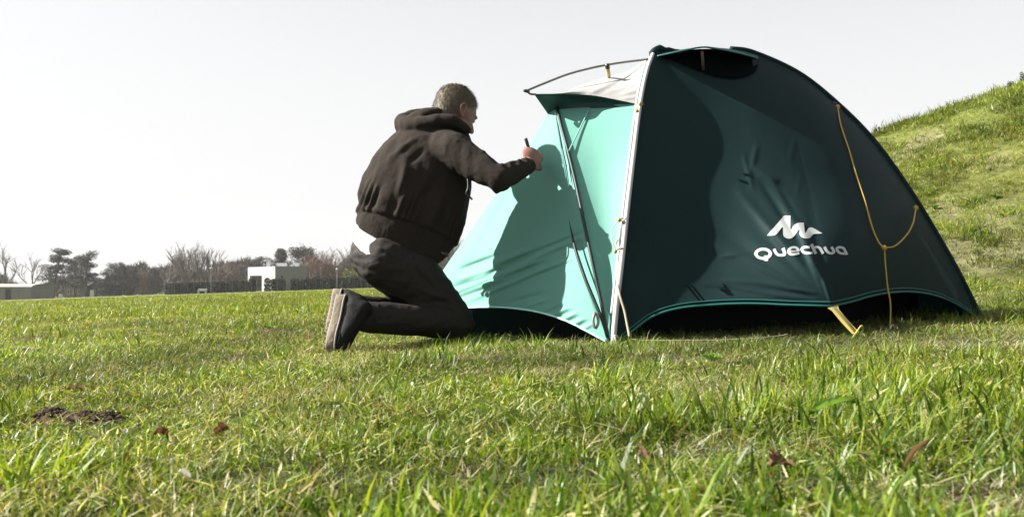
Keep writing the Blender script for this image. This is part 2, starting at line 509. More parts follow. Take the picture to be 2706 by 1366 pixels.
def dryness(x, y):
    d = np.clip((fbm(x * 2.1 + 9, y * 2.1, 50) - .50) * 3.0, 0, .7) * (.12 + .88 * smoothstep(x, -1.2, .4))
    for px, py, rx, ry, s in PATCHES:
        q = ((x - px) / rx) ** 2 + ((y - py) / ry) ** 2
        d = np.maximum(d, s * np.exp(-q * 1.2) * (.6 + .8 * vnoise(x * 9, y * 9, 8)))
    return np.clip(d, 0, 1)

def scatter(Y0, Y1, dens, s0, wide=False, xr=None, hill=False, half=.62, pad=.5):
    if xr: area = (xr[1] - xr[0]) * (Y1 - Y0); n = int(area * dens); x = RNG.uniform(xr[0], xr[1], n); y = RNG.uniform(Y0, Y1, n)
    else:
        wmax = half * Y1 + pad; n = int(2 * wmax * (Y1 - Y0) * dens)
        x = RNG.uniform(-wmax, wmax, n); y = RNG.uniform(Y0, Y1, n)
        k = np.abs(x) < half * y + pad; x, y = x[k], y[k]
    t = (y - 8.0) * 0.93 + (x - 5.0) * 0.36
    onhill = (t > .0) & (x > 2.2) & (t < 11)
    k = onhill if hill else ~((t > .2) & (x > 2.4))
    soil = soilmask(x, y)
    k &= RNG.random(len(x)) > soil * .93
    if hill: k &= RNG.random(len(x)) > chalk(x, y) * .85
    k &= ~(in_poly(x, y, TENT_FLOOR) & (RNG.random(len(x)) < .8))
    # thin spots
    k &= RNG.random(len(x)) < np.where(hill, .5 + .9 * fbm(x * 3, y * 3, 66), .34 + 1.1 * smoothstep(fbm(x * 8, y * 8, 66), .27, .58))
    x, y = x[k], y[k]; n = len(x)
    dr = dryness(x, y)
    if hill: dr = np.clip((fbm(x * 1.1, y * .9, 14) - .42) * 2.4, 0, .8) * (1 - .4 * smoothstep(terrain(x, y), 1.2, 3.0))
    lengthy = (fbm(x * 3.2 + 40, y * 3.2, 90) - .5) * 1.5 + .5 + .16 * smoothstep(x, -.3, .8) * (1 - smoothstep(y, 2.0, 3.2)) - .12 * (1 - smoothstep(x, -1.2, -.1)) 
    r = RNG.random(n)
    if wide:
        idx = np.where(r < dr * .9, RNG.integers(17, 19, n), RNG.integers(14, 17, n))
    else:
        idx = np.where(lengthy > .66, RNG.integers(4, 9, n), np.where(lengthy > .50, RNG.integers(2, 7, n), RNG.integers(0, 4, n)))
        idx = np.where(r < dr * .9 + .05, RNG.integers(9, 12, n), idx)
        r2 = RNG.random(n)
        idx = np.where((r2 < .06 + .25 * dr), RNG.integers(12, 14, n), idx)
        idx = np.where((r2 > .965) & (dr < .4) & (vnoise(x * 5, y * 5, 2) > .5), RNG.integers(19, 21, n), idx)
    if hill and not wide: idx = np.where(RNG.random(n) < .12, RNG.integers(6, 9, n), idx)
    z = terrain(x, y)
    s = s0 * RNG.uniform(.75, 1.3, n) * (1 - .35 * dr)
    if hill: s = s * (.55 + .95 * smoothstep(fbm(x * 2.6, y * 2.6, 71), .3, .7))
    zs = s * (.8 + .5 * fbm(x * 4, y * 4, 120))
    rot = np.stack([RNG.normal(0, .12, n), RNG.normal(0, .12, n), RNG.uniform(0, 6.283, n)], 1)
    v1 = fbm(x * 1.4, y * 1.4, 200); v2 = vnoise(x * 11, y * 11, 210) if not hill else fbm(x * 5, y * 5, 210) * 2.6 - .8
    br = (.48 + .62 * smoothstep(v1, .25, .75) + .36 * v2) * RNG.uniform(.85, 1.15, n)
    left = 1 - smoothstep(x, -.8, .5)
    warm = np.clip(.5 + .8 * (fbm(x * .9 + 3, y * .9, 230) - .5) + .25 * left, 0, 1)
    farw = smoothstep(y, 3.0, 12.0)
    tint = np.stack([br * (.85 + .38 * warm + .14 * farw), br * (1.04 + .16 * warm + .06 * farw), br * (1.0 - .25 * warm + .3 * dr)], 1)
    return np.stack([x, y, z], 1), idx, rot, np.stack([s, s, zs], 1), tint

def cat(parts): return [np.concatenate([p[i] for p in parts]) for i in range(5)]
near = cat([scatter(.62, 2.3, 2300, .92), scatter(2.3, 5.0, 1250, .95), scatter(5.0, 9, 420, 1.25), scatter(9, 22, 60, 1.25, wide=True), scatter(22, 60, 9, 2.0, wide=True)])
g = instancer('grass', *near)
tag(g, 'sunlit short meadow grass with straw running up to the tent', 'grass', kind='stuff')
bank = cat([scatter(6.5, 20, 330, 1.5, xr=(2.2, 15), hill=True), scatter(6.5, 20, 60, 1.2, wide=True, xr=(2.2, 15), hill=True)])
g = instancer('bank_grass', *bank)
tag(g, 'rough green grass covering the steep bank right of the tent', 'grass', kind='stuff')
print('tufts', len(near[0]), len(bank[0]))
# ------------------------------------------------------------------ tent
A_Y = 3.66
tent = empty('tent', P(1628, 905, A_Y), 'dome tent with dark green side, mint green porch and yellow guy lines', 'tent')

def seg_dist(u, v, a, b):
    ax, ay = a; bx, by = b
    dx, dy = bx - ax, by - ay
    t = np.clip(((u - ax) * dx + (v - ay) * dy) / (dx * dx + dy * dy), 0, 1)
    return np.hypot(u - ax - t * dx, v - ay - t * dy), t

def coons(bot, top, lef, rig, ns, ntt, depthfn=None, folds=(), smooth_rows=0):
    """bot,top run left->right; lef,rig run bottom->top; all are (u,v,Y) curves"""
    B = catmull(bot, ns) if not isinstance(bot, np.ndarray) else bot
    T = catmull(top, ns) if not isinstance(top, np.ndarray) else top
    Lc = catmull(lef, ntt); R = catmull(rig, ntt)
    s = np.linspace(0, 1, ns)[None, :, None]; t = np.linspace(0, 1, ntt)[:, None, None]
    S = (1 - t) * B[None] + t * T[None] + (1 - s) * Lc[:, None] + s * R[:, None] \
        - ((1 - s) * (1 - t) * B[0] + s * (1 - t) * B[-1] + (1 - s) * t * T[0] + s * t * T[-1])
    sg, tg = np.meshgrid(np.linspace(0, 1, ns), np.linspace(0, 1, ntt))
    U, V_, D = S[..., 0].copy(), S[..., 1].copy(), S[..., 2].copy()
    if depthfn: D = D + depthfn(sg, tg, U, V_)
    if smooth_rows:      # soften the crease towards the top of the panel
        ramp_ = D[:, :1] * (1 - sg) + D[:, -1:] * sg
        R_ = D - ramp_
        for r_i in range(1, D.shape[0] - 1):
            sgm = smooth_rows * smoothstep(tg[r_i, 0], .03, .55)
            if sgm < 1: continue
            k_ = np.exp(-.5 * (np.arange(-3 * int(sgm), 3 * int(sgm) + 1) / sgm) ** 2); k_ /= k_.sum()
            pad_ = 3 * int(sgm); row = R_[r_i]
            ext = np.concatenate([-row[1:pad_ + 1][::-1], row, -row[-pad_ - 1:-1][::-1]])
            R_[r_i] = np.convolve(ext, k_, 'valid')
        D = R_ + ramp_
    for (a, b, wd, am) in folds:
        d, tt = seg_dist(U, V_, a, b)
        env = np.sin(np.pi * np.clip(tt * .96 + .02, 0, 1)) ** .6
        q = d / wd
        D = D - am * env * np.exp(-q * q)
    X = (U - CX) / F * D; Z = CH + (HZ - V_) / F * D
    return np.stack([X, D, Z], -1)

def gridmesh(name, G):
    nt_, ns_ = G.shape[:2]
    i = np.arange((nt_ - 1) * (ns_ - 1)); r = i // (ns_ - 1); c = i % (ns_ - 1); a = r * ns_ + c
    return npmesh(name, G.reshape(-1, 3), np.stack([a, a + 1, a + ns_ + 1, a + ns_], 1))

# arch pole at the near corner, drawn bottom to top
ARCH = [(1626, 908, A_Y), (1636, 800, 3.69), (1650, 680, 3.745), (1665, 540, 3.82), (1680, 410, 3.92), (1697, 275, 4.05), (1714, 190, 4.18), (1735, 132, 4.34)]
TOP = [(1735, 132, 4.34), (1790, 134, 4.42), (1860, 130, 4.50), (1930, 131, 4.55), (1990, 141, 4.6), (2110, 196, 4.66), (2215, 279, 4.68)]
RIGHT_UP = [(2594, 848, 4.45), (2540, 738, 4.47), (2480, 630, 4.5), (2400, 500, 4.55), (2310, 376, 4.62), (2215, 279, 4.68)]
HEM1 = [(1626, 908, A_Y), (1668, 876, 3.67), (1720, 838, 3.685), (1785, 816, 3.70), (1870, 806, 3.70), (1980, 802, 3.68), (2090, 806, 3.655), (2200, 808, 3.63)]
HEM2 = [(2200, 808, 3.63), (2250, 797, 3.71), (2310, 780, 3.82), (2380, 771, 3.98), (2450, 776, 4.14), (2520, 800, 4.30), (2594, 848, 4.45)]
NS, NT = 260, 200
n1 = int(NS * .60)
hemc = np.vstack([catmull(HEM1, n1), catmull(HEM2, NS - n1 + 1)[1:]])
def side_depth(s, t, U, V_):
    b = np.sin(np.pi * np.clip(t, 0, 1))
    ridge = np.exp(-((s - (.60 - .10 * t)) / .16) ** 2) 
    k = -.05 * b * np.sin(np.pi * s) - .11 * b * smoothstep(s, .52, .78) * smoothstep(1 - s, 0, .3)
    k += -.10 * ridge * np.sin(np.pi * np.clip(t, 0, 1) ** .8) * (1 - smoothstep(t, .45, .95))
    # the cloth between arch and the tension ridge sags inwards
    k += .085 * np.exp(-((s - .30) / .15) ** 2) * b * (1 - .4 * t)
    k += .07 * np.exp(-((s - .41) / .12) ** 2 - ((t - .52) / .17) ** 2)
    k += .010 * (fbm(s * 4, t * 4, 40) - .5) * b
    return k
sf = []
rs = random.Random(5)
for i in range(9):      # creases fanning from the tension point and above the print
    a = (2196 - i * 2, 800)
    sf.append(((2192, 798), (2192 - 60 - i * 38, 800 - 150 - (8 - i) * 16), 9 + rs.random() * 6, .006 * (1 if i % 2 else -.8)))
for (a, b, wd, am) in (((1950, 505), (2110, 690), 12, .012), ((2010, 480), (2120, 650), 9, -.010), ((2035, 470), (2150, 680), 8, .006), ((2060, 500), (2160, 640), 7, -.004),
                       ((1965, 410), (1990, 500), 7, .006), ((1990, 445), (2060, 482), 10, .014), ((2000, 380), (1985, 460), 8, .005), ((2105, 350), (2085, 440), 7, .0015), ((2115, 460), (2105, 520), 6, .0015),
                       ((1900, 740), (2080, 752), 6, .004), ((1870, 760), (2040, 780), 6, -.005), ((1940, 765), (2130, 790), 6, .005), ((2010, 760), (2150, 785), 5, -.005), ((2040, 752), (2160, 775), 5, .004),
                       ((1900, 680), (1960, 670), 6, .003), ((2120, 640), (2200, 800), 10, .012), ((2150, 700), (2196, 800), 6, -.008), ((2175, 740), (2198, 805), 5, .008)):
    sf.append((a, b, wd, am))
side_grid = coons(hemc, TOP, ARCH, RIGHT_UP, NS, NT, side_depth, sf, 46)
side_me = gridmesh('side_panel', side_grid)
link('side_panel', side_me, M['dark_fly'], tent)
bvh_side = BVHTree.FromPolygons([v.co.copy() for v in side_me.vertices], [tuple(p.vertices) for p in side_me.polygons])
def on_side(u, v, off=.003):
    d = (P(u, v, 1) - Vector((0, 0, CH))).normalized()
    h = bvh_side.ray_cast(Vector((0, 0, CH)), d)
    if h[0] is None: return None
    n = h[1] if h[1].dot(d) < 0 else -h[1]
    return h[0] + n * off

# hem tape along the side
def ribbon(pts, wdir, wdt, name, mat, th=.0):
    V, Fc = [], []
    for p in pts: V += [p - wdir * wdt / 2, p + wdir * wdt / 2]
    for i in range(len(pts) - 1): Fc.append((2 * i, 2 * i + 1, 2 * i + 3, 2 * i + 2))
    return link(name, mesh(name, V, Fc), mat, tent)
hem_pts = [Vector(p) for p in side_grid[0]]
V, Fc = tube([p + Vector((0, -.004, .0)) for p in hem_pts[4:-4:3]], .005, 6)
link('hem_tape', mesh('hem_tape', V, Fc), M['hem'], tent)
hp2 = [Vector(p) + Vector((0, -.004, 0)) for p in side_grid[3][6:-6:3]]
V, Fc = tube(hp2, .003, 5)
link('hem_stitching', mesh('hem_stitching', V, Fc), M['hem'], tent)

# arch pole sleeve: pale piping, and the dark sleeve over the ridge
arch3 = curve3(ARCH, 60)
V, Fc = tube([p + Vector((-.010, -.004, 0)) for p in arch3], [.0125 - .003 * (i / 59) for i in range(60)], 10)
link('pole_sleeve', mesh('pole_sleeve', V, Fc), M['piping'], tent)
V, Fc = tube([p + Vector((-.026, .008, 0)) for p in arch3[6:57]], .006, 8)
link('sleeve_seam', mesh('sleeve_seam', V, Fc), M['piping'], tent)
ridge = curve3([(1722, 150, 4.30), (1735, 130, 4.34), (1760, 133, 4.38), (1800, 137, 4.44)], 12)
V, Fc = tube(ridge, [.012, .022, .018, .014, .02, .016, .012, .016, .013, .01, .01, .008], 8)
link('gathered_cloth', mesh('gathered_cloth', V, Fc), M['dark_fly'], tent)
rp = curve3([(1930, 131, 4.56)] + TOP[4:] + RIGHT_UP[::-1][1:], 90)
V, Fc = tube([p + Vector((.003, .004, .004)) for p in rp], .014, 8)
link('ridge_sleeve', mesh('ridge_sleeve', V, Fc), M['dark_fly'], tent)

# the far walls
A2 = Vector((-.11, 4.95, tz(-.11, 4.95))); B2 = Vector((1.80, 5.74, tz(1.8, 5.74)))
def uvY(p): return ((p.x / p.y) * F + CX, HZ - (p.z - CH) / p.y * F, p.y)
def g3(bot, top, lef, rig, n, m_, bulge=0.0, bd=Vector((0, 1, 0))):
    def rs_(c, k):
        A = [np.array(q, float) for q in c]; return catmull([tuple(a) for a in A], k)
    B = rs_(bot, n); T = rs_(top, n); Lc = rs_(lef, m_); R = rs_(rig, m_)
    s = np.linspace(0, 1, n)[None, :, None]; t = np.linspace(0, 1, m_)[:, None, None]
    S = (1 - t) * B[None] + t * T[None] + (1 - s) * Lc[:, None] + s * R[:, None] - ((1 - s) * (1 - t) * B[0] + s * (1 - t) * B[-1] + (1 - s) * t * T[0] + s * t * T[-1])
    k = np.sin(np.pi * s) * np.sin(np.pi * t) * bulge
    return S + k * np.array(bd)
top3 = [P(*q) for q in TOP]
Tp, Kp = top3[0], top3[-1]
def arc(a, b, lift, out):
    return [a, a.lerp(b, .35) + Vector(out) * lift, a.lerp(b, .7) + Vector(out) * lift * .9, b]
left_far = arc(A2, Tp, .22, (-.3, .6, .55)); right_far = arc(B2, Kp, .22, (.2, .6, .5))
Gb = g3([A2, A2.lerp(B2, .5) + Vector((-.05, .12, .0)), B2], top3, left_far, right_far, 60, 40, .12)
link('back_panel', gridmesh('back_panel', Gb), M['dark_fly'], tent)
Bp = P(*RIGHT_UP[0])
Ge = g3([Bp, Bp.lerp(B2, .5), B2], [Kp + Vector((0, 0, 0)), Kp + Vector((.002, .01, 0)), Kp + Vector((0, .02, 0))], [P(*q) for q in RIGHT_UP], right_far, 30, 40, .0)
link('end_panel', gridmesh('end_panel', Ge), M['dark_fly'], tent)

# ---- porch, mint green
VY = 4.25
ZIP = [(1609, 906, 3.67), (1600, 860, 3.69), (1584, 780, 3.73), (1562, 680, 3.79), (1543, 590, 3.87), (1520, 480, 3.98), (1500, 398, 4.07), (1483, 335, 4.16), (1471, 284, VY)]
SIL = [(1076, 874, 4.50), (1122, 795, 4.48), (1172, 712, 4.455), (1238, 618, 4.42), (1300, 527, 4.38), (1362, 436, 4.34), (1415, 355, 4.30), (1452, 296, 4.26), (1462, 281, VY)]
DHEM = [(1076, 874, 4.50), (1130, 836, 4.40), (1190, 819, 4.31), (1260, 812, 4.20), (1340, 813, 4.08), (1420, 824, 3.95), (1490, 845, 3.84), (1550, 874, 3.75), (1609, 906, 3.67)]
df = []
rs = random.Random(11)
for i in range(15):     # long creases running up from the lower left
    u0 = 1165 + i * 14 + rs.uniform(-8, 8); v0 = 806 - i * 2.6 + rs.uniform(-6, 6) - (i % 5) * 20
    ln = rs.uniform(110, 230); an = rs.uniform(.30, .42)
    df.append(((u0, v0), (u0 + ln * math.cos(an), v0 - ln * math.sin(an)), rs.uniform(4.5, 8), rs.uniform(.007, .013) * (1 if i % 2 else -1)))
df += [((1290, 722), (1405, 672), 8, -.015), ((1300, 735), (1420, 690), 6, .012), ((1345, 800), (1440, 775), 6, -.010), ((1385, 812), (1450, 790), 5, .009),
       ((1240, 745), (1300, 722), 6, .008)]
for i in range(8):      # short creases near the hem on the right
    df.append(((1430 + i * 14, 832 + i * 6.5), (1490 + i * 11, 806 + i * 7), 4, .007 * (1 if i % 2 else -1)))
for i in range(4): df.append(((1478 + i * 9, 330 + i * 40), (1500 + i * 8, 440 + i * 50), 6, .012 * (1 if i % 2 else -1)))
df += [((1505, 590), (1597, 870), 7, -.016), ((1522, 560), (1590, 800), 6, .010)]
def door_depth(s, t, U, V_):
    return .05 * np.sin(np.pi * s) * np.sin(np.pi * t) + .010 * (fbm(s * 4, t * 4, 140) - .5) * np.sin(np.pi * s) * np.sin(np.pi * t)
Gd = coons(DHEM, [(1462, 281, VY), (1471, 284, VY)], SIL, ZIP, 200, 240, door_depth, df)
link('door_panel', gridmesh('door_panel', Gd), M['teal_fly'], tent)
V, Fc = tube([Vector(p) + Vector((0, -.004, 0)) for p in Gd[0][2::3]], .0045, 6)
link('door_hem', mesh('door_hem', V, Fc), M['teal_hem'], tent)
ARCHL = [(u - 3, v, Y - .002) for u, v, Y in ARCH[:6]]
def front_depth(s, t, U, V_): return .03 * np.sin(np.pi * s) * np.sin(np.pi * t)
ff = [((1690, 500), (1655, 860), 6, .006)] + [((1600 + i * 7, 890 - i * 3), (1640 - i * 3, 690 - i * 20), 5, .004 * (1 if i % 2 else -1)) for i in range(5)]
Gf = coons([(1610, 907, 3.668), (1623, 909, A_Y)], [(1471, 290, VY), (1560, 284, 4.18), (1694, 279, 4.05)], [(a + 2, b, c) for a, b, c in ZIP], ARCHL, 100, 160, front_depth, ff)
link('front_panel', gridmesh('front_panel', Gf), M['teal_fly'], tent)
V, Fc = tube([p + Vector((0, -.012, 0)) for p in curve3(ZIP, 60)], .0075, 6)
link('zipper', mesh('zipper', V, Fc), M['zip'], tent)
FL = [(1503, 585, 3.91), (1520, 660, 3.84), (1545, 735, 3.77), (1572, 800, 3.725), (1592, 850, 3.70), (1604, 890, 3.68)]
V, Fc = tube([p + Vector((0, -.020, 0)) for p in curve3(FL, 40)], [.001 + .0065 * math.sin(math.pi * min(1, i / 26)) if i < 13 else .0075 for i in range(40)], 6)
link('flap_edge', mesh('flap_edge', V, Fc), M['zip'], tent)
# rolled strip of porch cloth beside the zip, near the top
for pts, r, nm in (([(1467, 300, 4.22), (1478, 365, 4.13), (1487, 420, 4.07), (1497, 480, 4.01)], .006, 'gathered_fold'), ([(1474, 330, 4.18), (1484, 390, 4.10), (1496, 450, 4.03), (1504, 500, 3.98)], .005, 'gathered_fold')):
    V, Fc = tube([p + Vector((0, -.02, 0)) for p in curve3(pts, 20)], [r * (.3 + .7 * math.sin(math.pi * i / 19)) for i in range(20)], 6)
    link(nm, mesh(nm, V, Fc), M['hem'], tent)
# seam strap inside the front panel
V, Fc = tube([p + Vector((0, -.012, 0)) for p in curve3([(1556, 292, 4.17), (1530, 345, 4.12), (1502, 402, 4.06)], 10)], .0035, 5)
link('seam', mesh('seam', V, Fc), mat_plain('grey_teal_seam', (.20, .42, .37), .6), tent)
# loop near the foot of the door
q = curve3([(1572, 825, 3.70), (1566, 845, 3.69), (1572, 868, 3.68), (1580, 850, 3.69), (1576, 828, 3.70)], 12)
V, Fc = tube([p + Vector((0, -.02, 0)) for p in q], .006, 6)
link('toggle_loop', mesh('toggle_loop', V, Fc), M['pole'], tent)
# far porch wall
Dp = P(*SIL[0]); Vp = P(1466, 281, VY)
Gv = g3([Dp, Dp.lerp(A2, .5), A2], [Vp, Vp + Vector((.01, .02, 0)), Vp + Vector((.02, .04, 0))], [P(*q) for q in SIL], [A2, A2.lerp(Vp, .5) + Vector((0, .1, .12)), Vp + Vector((.02, .04, 0))], 30, 40, 0)
link('far_porch_panel', gridmesh('far_porch_panel', Gv), M['teal_fly'], tent)
# black tab on the porch silhouette
a, b_, c = P(1284, 556, 4.39), P(1304, 556, 4.39), P(1302, 572, 4.39)
Vv = [a, b_, c]; Vv += [p + Vector((0, .012, 0)) for p in Vv]
link('ground_tab', mesh('ground_tab', Vv, [(0, 1, 2), (5, 4, 3), (0, 3, 4, 1), (1, 4, 5, 2), (2, 5, 3, 0)]), M['black'], tent, smooth=False)

# ---- porch roof and its shade
EAVE = [(1411, 249, 4.16), (1480, 249, 4.15), (1560, 252, 4.12), (1630, 264, 4.08), (1699, 279, 4.045)]
RTOP = [(1411, 248.5, 4.17), (1480, 246, 4.19), (1530, 228, 4.28), (1605, 203, 4.38), (1660, 188, 4.38), (1725, 145, 4.33)]
def roof_depth(s, t, U, V_): return -.05 * np.sin(np.pi * s) * np.sin(np.pi * t)
rf = [((1560, 245), (1700, 175), 8, .015), ((1620, 225), (1705, 190), 6, -.012), ((1640, 250), (1700, 235), 5, .006), ((1600, 245), (1700, 215), 6, .006), ((1640, 262), (1695, 255), 4, .005)]
Gr = coons(EAVE, RTOP, [EAVE[0], RTOP[0]], [EAVE[-1], (1712, 200, 4.17), RTOP[-1]], 120, 60, roof_depth, rf)
link('porch_roof', gridmesh('porch_roof', Gr), M['grey_fly'], tent)
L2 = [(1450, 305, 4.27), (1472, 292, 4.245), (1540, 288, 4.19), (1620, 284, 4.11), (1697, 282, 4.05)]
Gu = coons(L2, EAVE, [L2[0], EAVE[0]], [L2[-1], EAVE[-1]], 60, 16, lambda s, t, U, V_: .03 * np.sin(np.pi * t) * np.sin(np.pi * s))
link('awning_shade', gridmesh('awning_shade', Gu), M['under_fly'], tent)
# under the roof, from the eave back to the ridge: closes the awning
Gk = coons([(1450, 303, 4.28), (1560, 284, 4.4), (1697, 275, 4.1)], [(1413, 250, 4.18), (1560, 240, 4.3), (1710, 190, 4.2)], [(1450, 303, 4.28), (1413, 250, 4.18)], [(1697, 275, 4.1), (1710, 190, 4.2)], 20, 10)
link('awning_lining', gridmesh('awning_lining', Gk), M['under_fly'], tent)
AP = [(1387, 242, 4.14), (1440, 220, 4.17), (1500, 197, 4.20), (1560, 181, 4.23), (1605, 172, 4.26), (1650, 165, 4.29), (1715, 157, 4.32)]
ap3 = curve3(AP, 40)
V, Fc = tube(ap3, .0055, 8)
ap = link('awning_pole', mesh('awning_pole', V, Fc), M['pole'], tent)
V, Fc = tube([P(1384, 240, 4.138), P(1391, 241, 4.145), P(1397, 243, 4.155)], [.006, .009, .008], 8)
link('pole_tip', mesh('pole_tip', V, Fc), M['black'], ap, world=False).location = (0, 0, 0)
V, Fc = tube(curve3([(1394, 243, 4.15), (1402, 249, 4.155), (1416, 250, 4.16)], 8), .005, 6)
link('eave_cord', mesh('eave_cord', V, Fc), M['pole'], tent)
V, Fc = tube([P(1606, 180, 4.225), P(1608, 192, 4.27), P(1609, 204, 4.33)], .009, 6)
link('yellow_strap', mesh('yellow_strap', V, Fc), M['yellow_strap'], tent)
V, Fc = tube([P(1604, 170, 4.22), P(1605, 175, 4.22), P(1606, 182, 4.225)], .011, 6)
link('pole_clip', mesh('pole_clip', V, Fc), M['black'], tent)

# ---- roof vent: dark mesh opening under a propped hood
MESHP = [(1740, 152), (1790, 168), (1850, 193), (1895, 207), (1935, 211), (1970, 206), (1994, 193), (2003, 170), (2001, 157), (1960, 148), (1900, 140), (1850, 137), (1790, 143)]
bm = bmesh.new()
vs = []
outl = catmull([(a, b, 0) for a, b in MESHP[:9]], 40)
lowc = [(q[0], q[1]) for q in outl]
V, Fc = [], []
rows = 10
def toprim(u): return float(np.interp(u, [1735, 1790, 1850, 1900, 1950, 2003], [148, 139, 133, 138, 144, 154]))
for (u, v) in lowc:
    tv = toprim(u)
    for k in range(rows):
        vv = v + (tv - v) * k / (rows - 1)
        p = on_side(u, vv, .006)
        if p is None: p = P(u, vv, float(np.interp(u, [1735, 1860, 1990], [4.33, 4.48, 4.58])))
        V.append(p)
for i in range(len(lowc) - 1):
    for k in range(rows - 1): Fc.append((i * rows + k, (i + 1) * rows + k, (i + 1) * rows + k + 1, i * rows + k + 1))
link('vent_mesh', mesh('vent_mesh', V, Fc), M['mesh'], tent)
RIM = [(1737, 149, 4.28), (1790, 138, 4.24), (1855, 125.5, 4.24), (1900, 131, 4.28), (1950, 141, 4.35), (2003, 155, 4.47)]
HB = [(1737, 138, 4.36), (1790, 133, 4.44), (1855, 124, 4.5), (1900, 127, 4.54), (1950, 133, 4.58), (2003, 146, 4.6)]
Gh = coons(RIM, HB, [RIM[0], HB[0]], [RIM[-1], HB[-1]], 50, 14, lambda s, t, U, V_: 0 * s)
link('vent_hood', gridmesh('vent_hood', Gh), M['dark_fly'], tent)
V, Fc = tube(curve3(RIM, 40), .0042, 6)
link('vent_rim', mesh('vent_rim', V, Fc), M['hem'], tent)
cheek = coons([(1994, 193, 4.46), (2004, 170, 4.50)], [(1985, 152, 4.47), (2004, 155, 4.52)], [(1994, 193, 4.46), (1985, 152, 4.47)], [(2004, 170, 4.50), (2004, 155, 4.52)], 6, 8)
link('vent_cheek', gridmesh('vent_cheek', cheek), M['dark_fly'], tent)
s1 = on_side(1856, 190, .01)
V, Fc = tube([P(1855, 137, 4.25), s1], .0075, 6)
link('vent_strut', mesh('vent_strut', V, Fc), M['stick'], tent)

# ---- inner tent, near-black to deepen the shade under the hem, standing inside the fly
c0 = [Vector((.66, 4.05, 0)), Vector((2.12, 4.62, 0)), Vector((1.72, 5.45, 0)), Vector((.16, 4.85, 0))]
cen = sum(c0, Vector()) / 4
V, Fc = [], []
lv = [(0, 1.0), (.18, .99), (.45, .93), (.75, .80), (.98, .58), (1.10, .34), (1.14, .05)]
for h, k in lv:
    for i in range(4):
        for j in range(6):
            p = c0[i].lerp(c0[(i + 1) % 4], j / 6); q = cen + (p - cen) * k
            V.append(Vector((q.x, q.y, h * .98 + tz(p.x, p.y))))
for a in range(len(lv) - 1):
    for i in range(24): Fc.append((a * 24 + i, a * 24 + (i + 1) % 24, (a + 1) * 24 + (i + 1) % 24, (a + 1) * 24 + i))
link('inner_tent', mesh('inner_tent', V, Fc), M['inner'], tent)
# dark box added for the shade inside the porch, seen below the door hem
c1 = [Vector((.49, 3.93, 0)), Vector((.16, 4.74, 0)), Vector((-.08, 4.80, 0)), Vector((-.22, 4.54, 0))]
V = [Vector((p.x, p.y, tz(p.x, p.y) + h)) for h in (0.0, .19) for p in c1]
link('porch_shade', mesh('porch_shade', V, [(0, 1, 5, 4), (1, 2, 6, 5), (2, 3, 7, 6), (3, 0, 4, 7), (4, 5, 6, 7)]), M['inner'], tent, smooth=False)

# ---- print: emblem and lettering laid on the cloth
def cr(x, y): return 1980 + x * .1087, 560 + y * .1087
EMB = [(440, 578), (500, 500), (560, 430), (630, 345), (700, 270), (770, 185), (830, 115), (860, 103), (900, 100), (1000, 100), (1000, 430), (1020, 430), (1050, 385), (1090, 335), (1130, 300), (1170, 277), (1230, 270), (1320, 270), (1330, 370), (1340, 470), (1348, 520), (1375, 505), (1420, 420), (1450, 395), (1490, 385), (1530, 390), (1640, 450), (1775, 530), (1700, 541), (1600, 541), (1560, 547), (1520, 575), (1490, 615), (1455, 642), (1400, 655), (1350, 652), (1290, 630), (1240, 580), (1222, 530), (1218, 440), (1195, 445), (1150, 515), (1090, 595), (1040, 640), (990, 660), (930, 657), (870, 635), (835, 605), (820, 560), (818, 380), (790, 385), (740, 450), (690, 520), (650, 558), (600, 573), (540, 578)]
def lay(bm, name, parent):
    for f_ in bm.faces: f_.normal_update()
    bmesh.ops.triangulate(bm, faces=bm.faces[:], ngon_method='EAR_CLIP')
    for _ in range(3):
        es = [e for e in bm.edges if e.calc_length() > 60]
        if es: bmesh.ops.subdivide_edges(bm, edges=es, cuts=1); bmesh.ops.triangulate(bm, faces=bm.faces[:])
    for v in bm.verts:
        u_, v_ = cr(v.co.x, v.co.y)
        v.co = on_side(u_, v_, .0022) or P(u_, v_, 3.8)
    me = bpy.data.meshes.new(name); bm.to_mesh(me); bm.free()
    return link(name, me, M['print'], parent)
bm = bmesh.new()
bm.faces.new([bm.verts.new((x, y, 0)) for x, y in EMB])
lay(bm, 'emblem', tent)
def strokes(name, lines):
    bm = bmesh.new()
    k = 0
    for pts, wd in lines:
        C = catmull(pts, max(8, 6 * len(pts))) if len(pts) > 2 else catmull(pts, 6)
        pv = None
        for i in range(len(C)):
            t = C[min(i + 1, len(C) - 1)] - C[max(i - 1, 0)]; t = t / (np.hypot(*t) + 1e-9)
            n = np.array([-t[1], t[0]]) * wd / 2
            # strokes are a little thinner where they run level, as on the print
            n = n * (1.0 - .22 * abs(t[0]))
            a = bm.verts.new((C[i][0] + n[0], C[i][1] + n[1], 0)); b = bm.verts.new((C[i][0] - n[0], C[i][1] - n[1], 0))
            if pv: bm.faces.new((pv[0], a, b, pv[1]))
            pv = (a, b)
        k += 1
    return lay(bm, name, tent)
def ell(cx, cy, rx, ry, a0, a1, n=18, sk=0):
    return [(cx + rx * math.cos(math.radians(a)) + sk * ry * math.sin(math.radians(a)), cy + ry * math.sin(math.radians(a))) for a in np.linspace(a0, a1, n)]
strokes('letter', [(ell(338, 1022, 172, 112, 62, 435), 88), ([(408, 1062), (414, 1195)], 98)])
strokes('letter', [([(603, 905), (635, 985), (690, 1045), (770, 1060), (845, 1045), (865, 1000), (845, 935), (825, 880)], 84)])
strokes('letter', [(ell(1075, 948, 112, 80, 8, -180, 14) + [(968, 990), (1010, 1025), (1090, 1032), (1210, 1008)], 74), ([(985, 958), (1090, 960), (1215, 945)], 46)])
